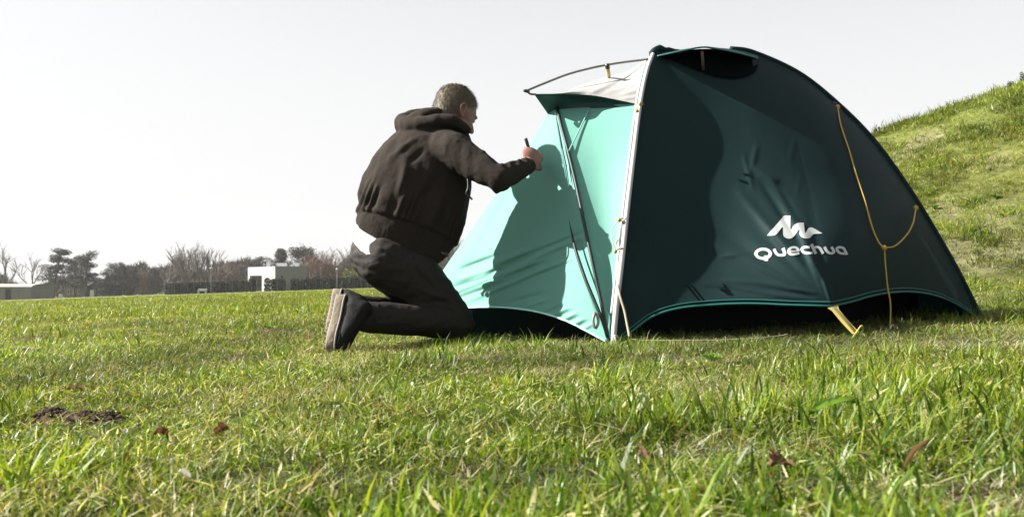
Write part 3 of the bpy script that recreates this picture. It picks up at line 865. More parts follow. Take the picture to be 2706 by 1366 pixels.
strokes('letter', [([(1465, 868), (1400, 862), (1320, 872), (1278, 915), (1300, 968), (1370, 1000), (1450, 1006), (1535, 1000)], 74)])
strokes('letter', [([(1505, 792), (1550, 900), (1612, 1025)], 78), ([(1560, 880), (1640, 862), (1705, 885), (1750, 950), (1790, 1022)], 74)])
strokes('letter', [([(1822, 858), (1870, 945), (1930, 1000), (2000, 1012), (2045, 985), (2035, 930), (1990, 858)], 74)])
strokes('letter', [([(2250, 868), (2170, 865), (2125, 895), (2140, 955), (2200, 1005), (2290, 1018), (2330, 1000)], 70), ([(2180, 866), (2270, 880), (2320, 950), (2365, 1045)], 72)])

# double row of stitching low on the panel
for du in (0, 12):
    pts = [on_side(1812 + du + k * 5.5, 752 + k * 6.5, .0015) for k in range(8)]
    V, Fc = tube([p for p in pts if p is not None], .0022, 5)
    link('seam', mesh('seam', V, Fc), M['mesh'], tent)
# ---- guy lines
def rope(pts, r, mat, name, sides=6, n=50, parent=tent):
    q = []
    for (u, v, Y) in catmull(pts, n):
        s_ = on_side(u, v, 0) if mat in (M['yellow_cord'],) or name == 'guy_line' else None
        q.append(P(u, v, min(Y, s_.y - .016) if s_ is not None else Y))
    V, Fc = tube(q, r, sides)
    return link(name, mesh(name, V, Fc), mat, parent)
def sideY(u, v, off=.012):
    p = on_side(u, v, off)
    return p.y if p is not None else 4.5
def spt(u, v, off=.014):
    p = on_side(u, v, off)
    return (u, v, p.y) if p is not None else (u, v, 4.6)
rope([(2213, 280, 4.64), (2222, 330, 4.50), (2245, 400, 4.36), (2262, 460, 4.22), (2285, 530, 4.10), (2305, 600, 3.99), (2322, 640, 3.93), (2336, 655, 3.91)], .0038, M['yellow_cord'], 'guy_line')
rope([(2336, 655, 3.91), (2365, 650, 3.95), (2395, 622, 4.04), (2412, 592, 4.12), (2418, 565, 4.2), (2421, 548, 4.32)], .0037, M['yellow_cord'], 'guy_line')
rope([(2337, 654, 3.905), (2340, 700, 3.88), (2346, 760, 3.85), (2353, 800, 3.83), (2353, 845, 3.81), (2350, 880, 3.80)], .0032, M['yellow_cord'], 'guy_line')
for (u, v, Y) in ((2337, 655, 3.90), (2214, 283, 4.63), (2421, 549, 4.31)):
    V, Fc = tube([P(u - 4, v - 5, Y), P(u, v, Y), P(u + 3, v + 6, Y)], [.008, .012, .008], 8)
    link('knot', mesh('knot', V, Fc), M['yellow_cord'], tent)
V, Fc = tube([P(2200, 272, 4.66), P(2208, 278, 4.65)], .012, 6)
link('pole_clip', mesh('pole_clip', V, Fc), M['black'], tent)
# cord bundled along the arch
rope([(1694, 268, 4.045), (1682, 285, 4.04), (1680, 305, 4.02), (1672, 360, 3.975), (1664, 430, 3.92), (1656, 500, 3.865), (1648, 560, 3.825)], .0035, M['white_cord'], 'cord')
rope([(1636, 690, 3.735), (1631, 740, 3.715), (1638, 780, 3.66), (1650, 820, 3.63), (1658, 860, 3.60), (1664, 890, 3.57)], .0052, M['pale_cord'], 'cord')
rope([(1645, 575, 3.80), (1635, 582, 3.80), (1622, 598, 3.80), (1616, 618, 3.79), (1620, 645, 3.77), (1630, 665, 3.76)], .0024, M['white_cord'], 'cord')
rope([(1645, 580, 3.80), (1640, 600, 3.79), (1636, 630, 3.77), (1628, 645, 3.76), (1636, 658, 3.75), (1640, 650, 3.75)], .0026, M['white_cord'], 'cord')
rope([(1632, 632, 3.77), (1628, 645, 3.76), (1636, 662, 3.75), (1643, 655, 3.74)], .0028, M['white_cord'], 'cord')
rope([(1655, 577, 3.75), (1644, 583, 3.74), (1634, 583, 3.74)], .0032, M['white_cord'], 'cord')
rope([(1649, 655, 3.71), (1636, 657, 3.71), (1626, 664, 3.71)], .0036, M['white_cord'], 'cord')
for (u, v, Y) in ((1636, 581, 3.74), (1626, 664, 3.70), (1683, 293, 3.98), (1691, 275, 4.0)):
    V, Fc = tube([P(u - 2, v - 5, Y - .01), P(u, v, Y - .01), P(u + 3, v + 5, Y - .01)], [.005, .0085, .005], 8)
    link('knot', mesh('knot', V, Fc), M['yellow_cord'], tent)
V, Fc = tube([P(1646, 580, 3.74), P(1648, 588, 3.74), P(1647, 594, 3.74)], [.005, .009, .005], 8)
link('buckle', mesh('buckle', V, Fc), M['white_cord'], tent)
# strap from the hem down to a peg
Cp = P(2201, 810, 3.622); Gp = P(2262, 880, 3.56)
wd = Vector((.013, 0, .004))
V = []; 
for k in range(9):
    p = Cp.lerp(Gp, k / 8) + Vector((0, 0, -.004 * math.sin(math.pi * k / 8)))
    ww = wd * (1.6 if k == 0 else 1.0)
    V += [p - ww, p + ww, p + ww + Vector((0, .004, 0)), p - ww + Vector((0, .004, 0))]
Fc = []
for k in range(8):
    for j in range(4): Fc.append((4 * k + j, 4 * k + (j + 1) % 4, 4 * k + 4 + (j + 1) % 4, 4 * k + 4 + j))
Fc += [(0, 1, 2, 3), (35, 34, 33, 32)]
st = link('peg_strap', mesh('peg_strap', V, Fc), M['yellow_strap'], tent, smooth=False)
for off in (-.004, .005):
    V, Fc = tube([Cp + Vector((off, -.003, 0)), Gp + Vector((off, -.003, 0))], .0012, 5)
    link('strap_stitching', mesh('strap_stitching', V, Fc), M['stick'], tent)
# tent pegs: bent wire pins
def peg(loc, label, lean):
    g = Geo()
    d = Vector(lean).normalized()
    a = Vector((0, 0, -.12)) ; 
    sh = [d * -.12, d * -.04, d * .025]
    g.add(*tube(sh, .0035, 8))
    hk = [d * .018, d * .024 + Vector((.004, 0, 0)), d * .020 + Vector((.010, 0, 0)), d * .010 + Vector((.012, 0, 0))]
    g.add(*tube(hk, .0033, 8))
    o = link('tent_peg', g.mesh('tent_peg'), M['yellow_strap'] if 'strap' in label else M['steel'])
    o.location = loc
    tag(o, label, 'tent peg', 'pegs pinning the tent down')
peg(Gp + Vector((.004, -.006, .010)), 'yellow peg in the grass at the end of the yellow strap', (.5, -.3, .9))
peg(P(1627, 900, 3.63), 'steel peg in the grass where mint porch and dark side meet', (-.2, -.3, 1))
peg(P(2351, 872, 3.79), 'steel peg in the grass where the thin grey guy line ends', (.2, -.3, 1))
# loose guy line lying on the grass
def ground_cord(pts, r, mat, label):
    q = catmull(pts, 60); P3 = [P(*a) for a in q]
    V, Fc = tube(P3, r, 6)
    o = link('loose_cord', mesh('loose_cord', V, Fc), mat)
    tag(o, label, 'cord')
ground_cord([(1668, 896, 3.60), (1720, 899, 3.56), (1800, 899, 3.52), (1900, 898, 3.49), (1990, 894, 3.48), (2060, 887, 3.5), (2082, 882, 3.5)], .0018, M['pale_cord'], 'thin pale cord lying on the grass in front of the dark tent side')
def PM(u, v, Y): return P(u, v, Y + .14 * min(1, max(0, (u - 880) / 220)))
# ------------------------------------------------------------------ person
man = empty('person', PM(1120, 880, 3.9), 'person in dark brown hoodie kneeling beside the mint porch, pen in hand', 'person')

def ell_rings(rings, sides=28):
    """closed loft: rings = list of (center, axisA, axisB) giving ellipses"""
    V, Fc = [], []
    for c, a, b in rings:
        for k in range(sides):
            an = 2 * math.pi * k / sides
            V.append(c + a * math.cos(an) + b * math.sin(an))
    n = len(rings)
    for i in range(n - 1):
        for k in range(sides):
            k2 = (k + 1) % sides
            Fc.append((i * sides + k, i * sides + k2, (i + 1) * sides + k2, (i + 1) * sides + k))
    Fc.append(tuple(range(sides - 1, -1, -1))); Fc.append(tuple((n - 1) * sides + k for k in range(sides)))
    return V, Fc

def ellipsoid(c, r, R=None, nu=20, nv=14):
    V, Fc = [], []
    R = R or Matrix.Identity(3)
    for j in range(1, nv):
        th = math.pi * j / nv
        for i in range(nu):
            ph = 2 * math.pi * i / nu
            V.append(Vector(c) + R @ Vector((r[0] * math.sin(th) * math.cos(ph), r[1] * math.sin(th) * math.sin(ph), r[2] * math.cos(th))))
    V.append(Vector(c) + R @ Vector((0, 0, r[2]))); V.append(Vector(c) + R @ Vector((0, 0, -r[2])))
    top, bot = len(V) - 2, len(V) - 1
    for j in range(nv - 2):
        for i in range(nu):
            i2 = (i + 1) % nu
            Fc.append((j * nu + i, (j + 1) * nu + i, (j + 1) * nu + i2, j * nu + i2))
    for i in range(nu):
        i2 = (i + 1) % nu
        Fc.append((top, i, i2)); Fc.append((bot, (nv - 2) * nu + i2, (nv - 2) * nu + i))
    return V, Fc

def capsule(a, b, ra, rb, sides=14):
    a, b = Vector(a), Vector(b)
    d = (b - a); L_ = d.length; d.normalize()
    pts, rs = [], []
    for k in range(5):
        an = math.pi / 2 * (1 - k / 4); pts.append(a - d * ra * math.sin(an)); rs.append(max(ra * math.cos(an), 1e-4))
    for k in range(1, 5):
        pts.append(a.lerp(b, k / 5)); rs.append(ra + (rb - ra) * k / 5)
    for k in range(5):
        an = math.pi / 2 * k / 4; pts.append(b + d * rb * math.sin(an)); rs.append(max(rb * math.cos(an), 1e-4))
    return tube(pts, rs, sides)

def fuse(name, geo, vox, smooth=6, fac=.5):
    """voxel remesh all pieces into one continuous skin"""
    me = geo.mesh(name + '_src')
    o = bpy.data.objects.new('tmp', me); COL.objects.link(o)
    md = o.modifiers.new('r', 'REMESH'); md.mode = 'VOXEL'; md.voxel_size = vox; md.use_smooth_shade = True
    if smooth:
        ms = o.modifiers.new('s', 'SMOOTH'); ms.iterations = smooth; ms.factor = fac
    dg = bpy.context.evaluated_depsgraph_get()
    out = bpy.data.meshes.new_from_object(o.evaluated_get(dg))
    out.name = name
    bpy.data.objects.remove(o); bpy.data.meshes.remove(me)
    return out

def displace(me, fn):
    n = len(me.vertices)
    co = np.empty(n * 3, np.float32); me.vertices.foreach_get('co', co); co = co.reshape(-1, 3)
    no = np.empty(n * 3, np.float32); me.vertices.foreach_get('normal', no); no = no.reshape(-1, 3)
    d = fn(co, no)
    co = co + no * d[:, None]
    me.vertices.foreach_set('co', co.ravel()); me.update()

def n3(co, f, seed=0.0):
    """noise at anisotropic frequency f (array of 3)"""
    return np.array([noise.noise(Vector((c[0] * f[0] + seed, c[1] * f[1] + seed, c[2] * f[2]))) for c in co])
def foldfn(co, a, b, wd, amp):
    """a crease along 3-D segment a-b"""
    a = np.array(a); b = np.array(b); ab = b - a
    t = np.clip(((co - a) @ ab) / (ab @ ab), 0, 1)
    d = np.linalg.norm(co - a - t[:, None] * ab, axis=1)
    return 1.9 * amp * np.exp(-(d / (wd * .85)) ** 2) * np.sin(np.pi * np.clip(t * .9 + .05, 0, 1))

FW = Vector((.79, .61, 0)).normalized(); RT = Vector((.61, -.79, 0)).normalized(); UP = Vector((0, 0, 1))
# joints
hipR, kneeR, ankR = PM(1008, 690, 3.80), PM(1206, 848, 3.86), PM(955, 838, 3.67)
hipL, kneeL, ankL = PM(975, 678, 3.98), PM(1125, 842, 4.08), PM(915, 800, 3.90)
shR, elR, wrR = PM(1200, 400, 3.84), PM(1316, 474, 3.73), PM(1391, 440, 3.87)
shL, elL, wrL = PM(1115, 405, 4.04), PM(1115, 540, 4.06), PM(1085, 600, 4.02)
neckb = PM(1165, 335, 4.02)
HEADS = .97
hc = PM(1205, 299, 4.05)
fh = Vector((.73, .50, -.46)).normalized()
rh = fh.cross(UP).normalized(); uh = rh.cross(fh).normalized()
HR = Matrix((fh, rh, uh)).transposed()      # columns: forward, right, up
def H(f, r, u): return hc + HR @ (Vector((f, r, u)) * HEADS)
def rot_h(ax=0, ay=0): return HR @ Matrix.Rotation(ay, 3, 'Y') @ Matrix.Rotation(ax, 3, 'X')

g = Geo()
# head
g.add(*ellipsoid(H(-.012, 0, .030), (.101, .079, .090), HR))
g.add(*ellipsoid(H(.030, 0, .015), (.068, .070, .075), HR))
g.add(*ellipsoid(H(.035, 0, -.040), (.060, .060, .075), HR))
g.add(*ellipsoid(H(.048, 0, -.088), (.046, .044, .034), HR))
g.add(*ellipsoid(H(.078, 0, -.106), (.018, .022, .017), HR))
g.add(*ellipsoid(H(-.02, .0, -.045), (.055, .052, .06), HR))
for s in (-1, 1):
    g.add(*ellipsoid(H(.062, s * .040, -.030), (.026, .022, .024), HR))     # cheek
    g.add(*ellipsoid(H(.084, s * .030, .022), (.014, .026, .010), HR))      # brow
    g.add(*ellipsoid(H(.086, s * .031, .002), (.010, .013, .008), HR))      # lids
    # ear: helix ring and lobe
    ring = [H(-.012 + .019 * math.cos(a) - .006 * math.sin(a), s * (.080 + .008 * (1 - math.cos(a))), -.004 + .031 * math.sin(a)) for a in np.linspace(.3, 5.6, 14)]
    g.add(*tube(ring, .0058, 8))
    g.add(*ellipsoid(H(-.008, s * .079, -.002), (.013, .006, .024), HR))
    g.add(*ellipsoid(H(.004, s * .079, -.028), (.007, .005, .010), HR))
g.add(*capsule(H(.094, 0, .004), H(.117, 0, -.032), .009, .0125))
g.add(*ellipsoid(H(.104, .011, -.037), (.010, .008, .007), HR)); g.add(*ellipsoid(H(.104, -.011, -.037), (.010, .008, .007), HR))
g.add(*ellipsoid(H(.089, 0, -.063), (.012, .023, .006), HR)); g.add(*ellipsoid(H(.086, 0, -.074), (.012, .020, .0065), HR))
# neck, trunk, limbs under the clothes
g.add(*capsule(H(-.035, 0, -.055), neckb + Vector((-.02, -.01, -.05)), .058, .066))
hipRb, hipLb = hipR + Vector((.02, .07, -.02)), hipL + Vector((.03, .0, -.02)); pel = (hipRb + hipLb) / 2 + Vector((.03, .01, .05)); wst = PM(1075, 600, 3.95); chs = PM(1115, 440, 3.99)
g.add(*capsule(pel, wst, .075, .10)); g.add(*capsule(wst, chs, .11, .13)); g.add(*capsule(chs, neckb + Vector((-.02, 0, -.06)), .13, .075))
for a, b, c, ra in ((shR, elR, wrR, 1), (shL, elL, wrL, 1)):
    g.add(*capsule(chs + Vector((0, 0, .05)), a, .09, .058)); g.add(*capsule(a, b, .052, .040)); g.add(*capsule(b, c, .040, .0265))
for a, b, c in ((hipRb, kneeR, ankR), (hipLb, kneeL, ankL)):
    g.add(*capsule(pel, a, .075, .075)); g.add(*capsule(a, b, .072, .050)); g.add(*capsule(b, c, .048, .034))
# hands: fist closed around the pen on the right, loose on the left
def hand(wr, fwd, back, pen=True):
    """fwd: from wrist along the back of the hand; back: outward normal of the back of the hand"""
    fwd = fwd.normalized(); back = (back - fwd * back.dot(fwd)).normalized(); side = fwd.cross(back).normalized()
    R_ = Matrix((fwd, side, back)).transposed() * 1.25
    def Q(f, s_, b): return wr + R_ @ Vector((f, s_, b))
    G = Geo()
    G.add(*capsule(wr - fwd * .03, wr + fwd * .015, .026, .027))
    G.add(*ellipsoid(Q(.050, 0, 0), (.048, .041, .019), R_))
    G.add(*ellipsoid(Q(.070, .004, .002), (.028, .040, .016), R_))
    k = 1.0 if pen else .35
    for i, (s_, L1, r) in enumerate(((.030, .042, .0098), (.010, .046, .0102), (-.011, .043, .0098), (-.030, .034, .0088))):
        a0 = .45 * k + .12 * i * k; p0 = Q(.085 - .004 * abs(i - 1), s_, .002)
        def step(p, an, L_): return p + R_ @ Vector((math.cos(an) * L_, -.0 * L_, -math.sin(an) * L_))
        p1 = step(p0, a0, L1); p2 = step(p1, a0 + 1.45 * k, L1 * .62); p3 = step(p2, a0 + 2.7 * k, L1 * .50)
        G.add(*capsule(p0, p1, r * 1.08, r)); G.add(*capsule(p1, p2, r, r * .92)); G.add(*capsule(p2, p3, r * .92, r * .8))
    t0 = Q(.022, .030, -.008); t1 = Q(.052, .050, -.022); t2 = Q(.080, .044, -.034); t3 = Q(.098, .028, -.040)
    if not pen: t2 = Q(.078, .062, -.030); t3 = Q(.100, .062, -.036)
    G.add(*capsule(t0, t1, .015, .0125)); G.add(*capsule(t1, t2, .0125, .011)); G.add(*capsule(t2, t3, .011, .009))
    return G, Q
hd = (PM(1420, 386, 3.99) - wrR)
Gh_, QR = hand(wrR + hd.normalized() * .012, hd, Vector((.25, .30, .9)) + RT * .55)
g.add(Gh_.V, Gh_.F)
Gl_, QL = hand(wrL, Vector((.6, .3, -.5)), Vector((.3, .3, .8)), False)
g.add(Gl_.V, Gl_.F)
body = fuse('body', g, .0042, 3, .5)
link('body', body, M['skin'], man)

# eyes and eyebrows
for s in (-1, 1):
    V, Fc = ellipsoid(H(.0885, s * .031, .003), (.0085, .0105, .0075), HR, 12, 8)
    link('eye', mesh('eye', V, Fc), mat_plain('eye', (.55, .55, .52), .2), man)
    V, Fc = tube([H(.094, s * .016, .024), H(.097, s * .03, .028), H(.088, s * .046, .025)], [.003, .0042, .002], 6)
    link('eyebrow', mesh('eyebrow', V, Fc), M['hair'], man)

# hair: close cap plus many short locks
g = Geo()
g.add(*ellipsoid(H(-.016, 0, .038), (.104, .083, .091), HR, 30, 20))
g.add(*ellipsoid(H(-.036, 0, .004), (.080, .078, .078), HR, 30, 20))
hm = fuse('hair', g, .005, 2)
def inhair(p):
    q = HR.transposed() @ (p - hc)
    f, r, u = q
    line = .028 + .03 * smoothstep(f, 0, .06)          # hairline rises to the front
    if f > .06 and u < .085 - (f - .06) * .3: return False
    if f > -.01: return u > .034 + .5 * max(0, f - .0)
    if f > -.035: return u > .008
    return u > -.060 + .25 * (f + .035) * 1.0
bm = bmesh.new(); bm.from_mesh(hm)
bmesh.ops.delete(bm, geom=[v for v in bm.verts if not inhair(v.co)], context='VERTS')
hair_pts = [(v.co.copy(), v.normal.copy()) for v in bm.verts]
bm.to_mesh(hm); bm.free()
hair = link('hair', hm, M['hair'], man)
crown = H(-.05, 0, .12)
rs = random.Random(3)
V, Fc = [], []
for p, n in rs.sample(hair_pts, min(3200, len(hair_pts))):
    d = (p - crown); d = (d - n * d.dot(n))
    if d.length < 1e-4: continue
    d = d.normalized()
    d = (d + Vector((rs.gauss(0, .25), rs.gauss(0, .25), rs.gauss(0, .25) - .15)) + n * .16).normalized()
    ln = rs.uniform(.012, .028); sd = d.cross(n).normalized() * rs.uniform(.0009, .0020)
    a = p - n * .001; b = p + d * ln * .5 + n * .004; c = p + d * ln + n * rs.uniform(-.001, .005)
    k = len(V); V += [a - sd, a + sd, b - sd * .8, b + sd * .8, c]; Fc += [(k, k + 1, k + 3, k + 2), (k + 2, k + 3, k + 4)]
lk = link('hair_locks', mesh('hair_locks', V, Fc), M['hair'], hair, world=False)
tag(lk, kind='stuff')

# hoodie: trunk rings given by their left and right outlines, plus sleeves and hood
def ring_px(l, r, dep, tilt=.0):
    """l, r: (u,v,Y) outline points; dep: half depth toward / away from the viewer"""
    a = PM(*l); b = PM(*r); c = (a + b) / 2; ax = (b - a) / 2
    bx = Vector((0, 1, tilt)); bx = (bx - ax.normalized() * bx.dot(ax.normalized())).normalized() * dep
    return c, ax, bx
rings = [
    ring_px((938, 604, 3.97), (1168, 694, 3.90), 0.139, .35),
    ring_px((936, 590, 3.97), (1190, 678, 3.92), 0.155, .35),
    ring_px((941, 555, 3.97), (1212, 636, 3.95), 0.168, .3),
    ring_px((944, 538, 3.98), (1228, 600, 3.96), 0.172, .25),
    ring_px((948, 505, 3.99), (1238, 548, 3.97), 0.181, .2),
    ring_px((960, 462, 4.0), (1243, 498, 3.98), 0.181, .2),
    ring_px((984, 418, 4.01), (1247, 452, 3.98), 0.176, .15),
    ring_px((1012, 382, 4.02), (1250, 410, 3.98), 0.160, .1),
    ring_px((1042, 355, 4.02), (1246, 378, 3.98), 0.139, .05),
    ring_px((1075, 334, 4.02), (1240, 356, 3.99), 0.109, .0),
    ring_px((1110, 318, 4.02), (1228, 342, 4.0), 0.076, .0),
]
R2 = []
for i in range(len(rings) - 1):
    for k in range(3):
        t = k / 3
        R2.append(tuple(rings[i][j].lerp(rings[i + 1][j], t) for j in range(3)))
R2.append(rings[-1])
g = Geo()
g.add(*ell_rings(R2, 36))
shRi = PM(1175, 398, 3.86)
g.add(*capsule(PM(1160, 400, 3.92), shR, .105, .088))
g.add(*capsule(shR, shR.lerp(elR, .5), .086, .070)); g.add(*capsule(shR.lerp(elR, .5), elR, .070, .058))
g.add(*capsule(elR, elR.lerp(wrR, .6), .057, .050)); g.add(*capsule(elR.lerp(wrR, .6), wrR + (wrR - elR).normalized() * .004, .049, .040))
g.add(*capsule(PM(1100, 400, 4.00), shL, .095, .080)); g.add(*capsule(shL, elL, .085, .06)); g.add(*capsule(elL, wrL + (wrL - elL).normalized() * -.02, .056, .040))
# hood: thick roll behind the neck
hood = [(1240, 350, 3.93), (1215, 330, 3.89), (1180, 318, 3.88), (1130, 325, 3.88), (1085, 335, 3.93), (1062, 330, 4.02), (1075, 318, 4.12), (1120, 308, 4.18), (1180, 320, 4.16)]
hr = [.022, .026, .030, .034, .040, .042, .040, .034, .024]
hp = catmull([h + (r_,) for h, r_ in zip(hood, hr)], 30)
g.add(*tube([PM(q[0], q[1], q[2]) for q in hp], [q[3] for q in hp], 14))
g.add(*ellipsoid(PM(1118, 318, 4.03), (.115, .13, .042), Matrix.Rotation(-.35, 3, 'Y')))
g.add(*capsule(PM(1062, 326, 3.97), PM(1150, 306, 3.97), .026, .028))
hoodie = fuse('hoodie', g, .0066, 8, .5)
hem_l, hem_r = PM(938, 604, 3.97), PM(1168, 694, 3.90)
hx = (hem_r - hem_l).normalized()
ns = rings[4][0] - rings[0][0]; ns.normalize()
def hoodie_disp(co, no):
    d = .004 * n3(co, (9, 9, 5)) + .0055 * n3(co, (24, 24, 9), 3.0) + .0014 * n3(co, (70, 70, 50), 4.0)
    q = co - np.array(hem_l); up = q @ np.array(ns)
    # vertical gathers over the waistband at the back
    xx = q @ np.array(hx)
    gz = np.exp(-((up - .13) / .06) ** 2)
    d += .007 * gz * np.sin(xx * 150 + 4 * np.sin(xx * 31)) * (up > .07)
    band = (up < .072)
    d += np.where(band, -.006 + .0012 * np.sin(xx * 700), .004 * np.exp(-((up - .085) / .012) ** 2))
    # sleeve folds
    for k, (t0, am) in enumerate(((.15, .008), (.35, -.007), (.55, .009), (.75, -.008), (.95, .010))):
        c = shR.lerp(elR, t0); ax = (elR - shR).normalized(); s_ = Vector((.3, -.2, .9)).normalized()
        d += foldfn(co, c - s_ * .07 + ax * .03, c + s_ * .08, .014, am)
    for k, (t0, am) in enumerate(((.12, .010), (.26, -.009), (.40, .010), (.55, -.009), (.70, .009), (.84, -.007), (.93, .007))):
        c = elR.lerp(wrR, t0); s_ = Vector((.1, -.5, .8)).normalized()
        d += foldfn(co, c - s_ * .05, c + s_ * .07, .010, am)
    # stitched seams: armhole, side, waistband
    for a, b in (((1128, 345, 3.80), (1150, 400, 3.76)), ((1150, 400, 3.76), (1165, 455, 3.76)), ((1165, 455, 3.76), (1205, 480, 3.80)),
                 ((1165, 460, 3.76), (1130, 540, 3.74)), ((1130, 540, 3.74), (1110, 625, 3.75))):
        d += foldfn(co, PM(*a), PM(*b), .007, -.005)
    # long drags over the back and side
    for a, b, w_, am in (((1005, 400, 3.86), (975, 540, 3.83), .016, .010), ((1040, 400, 3.82), (1010, 545, 3.78), .018, -.012), ((1075, 430, 3.80), (1040, 560, 3.76), .02, .010),
                         ((1170, 450, 3.78), (1090, 560, 3.76), .022, -.009), ((1190, 470, 3.80), (1130, 620, 3.76), .022, .008), ((1100, 360, 3.83), (1020, 420, 3.85), .02, .008), ((1130, 380, 3.80), (1080, 430, 3.80), .018, -.008),
                         ((960, 480, 3.86), (950, 560, 3.86), .012, .008), ((985, 500, 3.83), (975, 575, 3.82), .010, -.008)):
        d += foldfn(co, PM(*a), PM(*b), w_, am)
    return d.astype(np.float32)
displace(hoodie, hoodie_disp)
link('hoodie', hoodie, M['hoodie'], man)
# cuff and drawstring
V, Fc = tube([wrR - (wrR - elR).normalized() * .03, wrR + (wrR - elR).normalized() * .012], [.040, .037], 18)
link('cuff', mesh('cuff', V, Fc), M['hoodie'], man)
for pts in ([(1236, 470, 3.93), (1237, 495, 3.92), (1232, 512, 3.92), (1241, 520, 3.92), (1248, 528, 3.92)], [(1236, 478, 3.94), (1242, 505, 3.93), (1240, 522, 3.93)], [(1168, 668, 3.86), (1180, 672, 3.86), (1184, 678, 3.86)]):
    V, Fc = tube(curve3(pts, 12), .0042, 6)
    link('drawstring', mesh('drawstring', V, Fc), M['black'], man)
V, Fc = ellipsoid(PM(1178, 672, 3.86), (.012, .01, .011), None, 10, 8)
link('toggle', mesh('toggle', V, Fc), M['black'], man)

# white shirt tail showing under the waistband
g = Geo()
sr = [ring_px((940, 585, 3.97), (1150, 668, 3.92), .165, .3), ring_px((934, 604, 3.965), (1135, 690, 3.90), .180, .35), ring_px((931, 616, 3.955), (1128, 694, 3.89), .186, .35), ring_px((931, 627, 3.95), (1122, 702, 3.89), .178, .35)]
g.add(*ell_rings([tuple(sr[i][j].lerp(sr[i + 1][j], t) for j in range(3)) for i in range(3) for t in (0, .5)] + [sr[3]], 30))
sh = fuse('shirt', g, .008, 3)
displace(sh, lambda co, no: (.004 * n3(co, (28, 28, 10), 5.0)).astype(np.float32))
link('shirt', sh, M['shirt'], man)

# trousers
g = Geo()
g.add(*ell_rings([ring_px((934, 626, 3.95), (1086, 698, 3.90), .155, .3), ring_px((928, 648, 3.93), (1106, 716, 3.89), .170, .2), ring_px((928, 682, 3.92), (1120, 728, 3.89), .155, .2), ring_px((955, 712, 3.91), (1110, 748, 3.89), .11, .2)], 30))
g.add(*capsule(PM(1012, 692, 3.86), PM(1105, 735, 3.83), .118, .114)); g.add(*capsule(PM(1105, 735, 3.83), kneeR, .114, .080))
g.add(*capsule(PM(985, 680, 3.96), PM(1068, 758, 4.02), .105, .088)); g.add(*capsule(PM(1068, 758, 4.02), kneeL, .088, .073))
g.add(*ellipsoid(kneeR + Vector((0, 0, -.012)), (.085, .075, .072)))
g.add(*capsule(kneeR + Vector((-.01, 0, -.012)), kneeR.lerp(ankR, .45) + Vector((0, 0, -.004)), .074, .072))
g.add(*capsule(kneeR.lerp(ankR, .45) + Vector((0, 0, -.004)), ankR + Vector((-.012, .0, .002)), .072, .064))
g.add(*capsule(kneeL, kneeL.lerp(ankL, .5), .07, .062)); g.add(*capsule(kneeL.lerp(ankL, .5), ankL + Vector((.02, 0, -.01)), .062, .048))
tr = fuse('trousers', g, .0068, 8, .5)
def tr_disp(co, no):
    d = .004 * n3(co, (8, 8, 8), 1.0) + .005 * n3(co, (16, 16, 34), 7.0) + .0016 * n3(co, (60, 60, 60), 2.0)
    for a, b, w_, am in (((935, 668, 3.80), (1040, 640, 3.72), .012, .010), ((935, 695, 3.79), (1030, 668, 3.70), .010, -.010), ((940, 715, 3.80), (1030, 690, 3.70), .010, .011), ((950, 735, 3.80), (1040, 705, 3.70), .010, -.009), ((965, 755, 3.78), (1050, 725, 3.70), .010, .008),
                         ((1100, 660, 3.72), (1190, 770, 3.74), .02, .006), ((1060, 790, 3.72), (1190, 800, 3.76), .012, -.008), ((1110, 770, 3.72), (1200, 790, 3.76), .012, .007),
                         ((1080, 812, 3.72), (1010, 840, 3.62), .010, .009), ((1045, 808, 3.70), (1000, 850, 3.62), .008, -.008), ((1000, 805, 3.66), (985, 860, 3.60), .008, .010), ((975, 800, 3.64), (965, 855, 3.60), .007, -.009), ((955, 800, 3.64), (948, 850, 3.60), .007, .009),
                         ((1150, 850, 3.74), (1040, 862, 3.66), .014, -.006), ((1010, 652, 3.72), (1090, 700, 3.70), .012, .008), ((1090, 700, 3.72), (1180, 800, 3.74), .012, -.007), ((1040, 700, 3.70), (1150, 780, 3.72), .014, .008), ((1000, 745, 3.72), (1080, 780, 3.72), .010, -.008), ((1100, 815, 3.74), (1200, 838, 3.78), .009, .009), ((1060, 806, 3.72), (1160, 812, 3.76), .008, -.009), ((1120, 830, 3.72), (1030, 850, 3.64), .010, .006)):
        d += foldfn(co, PM(*a), PM(*b), w_, am)
    return d.astype(np.float32)
displace(tr, tr_disp)
link('trousers', tr, M['trousers'], man)

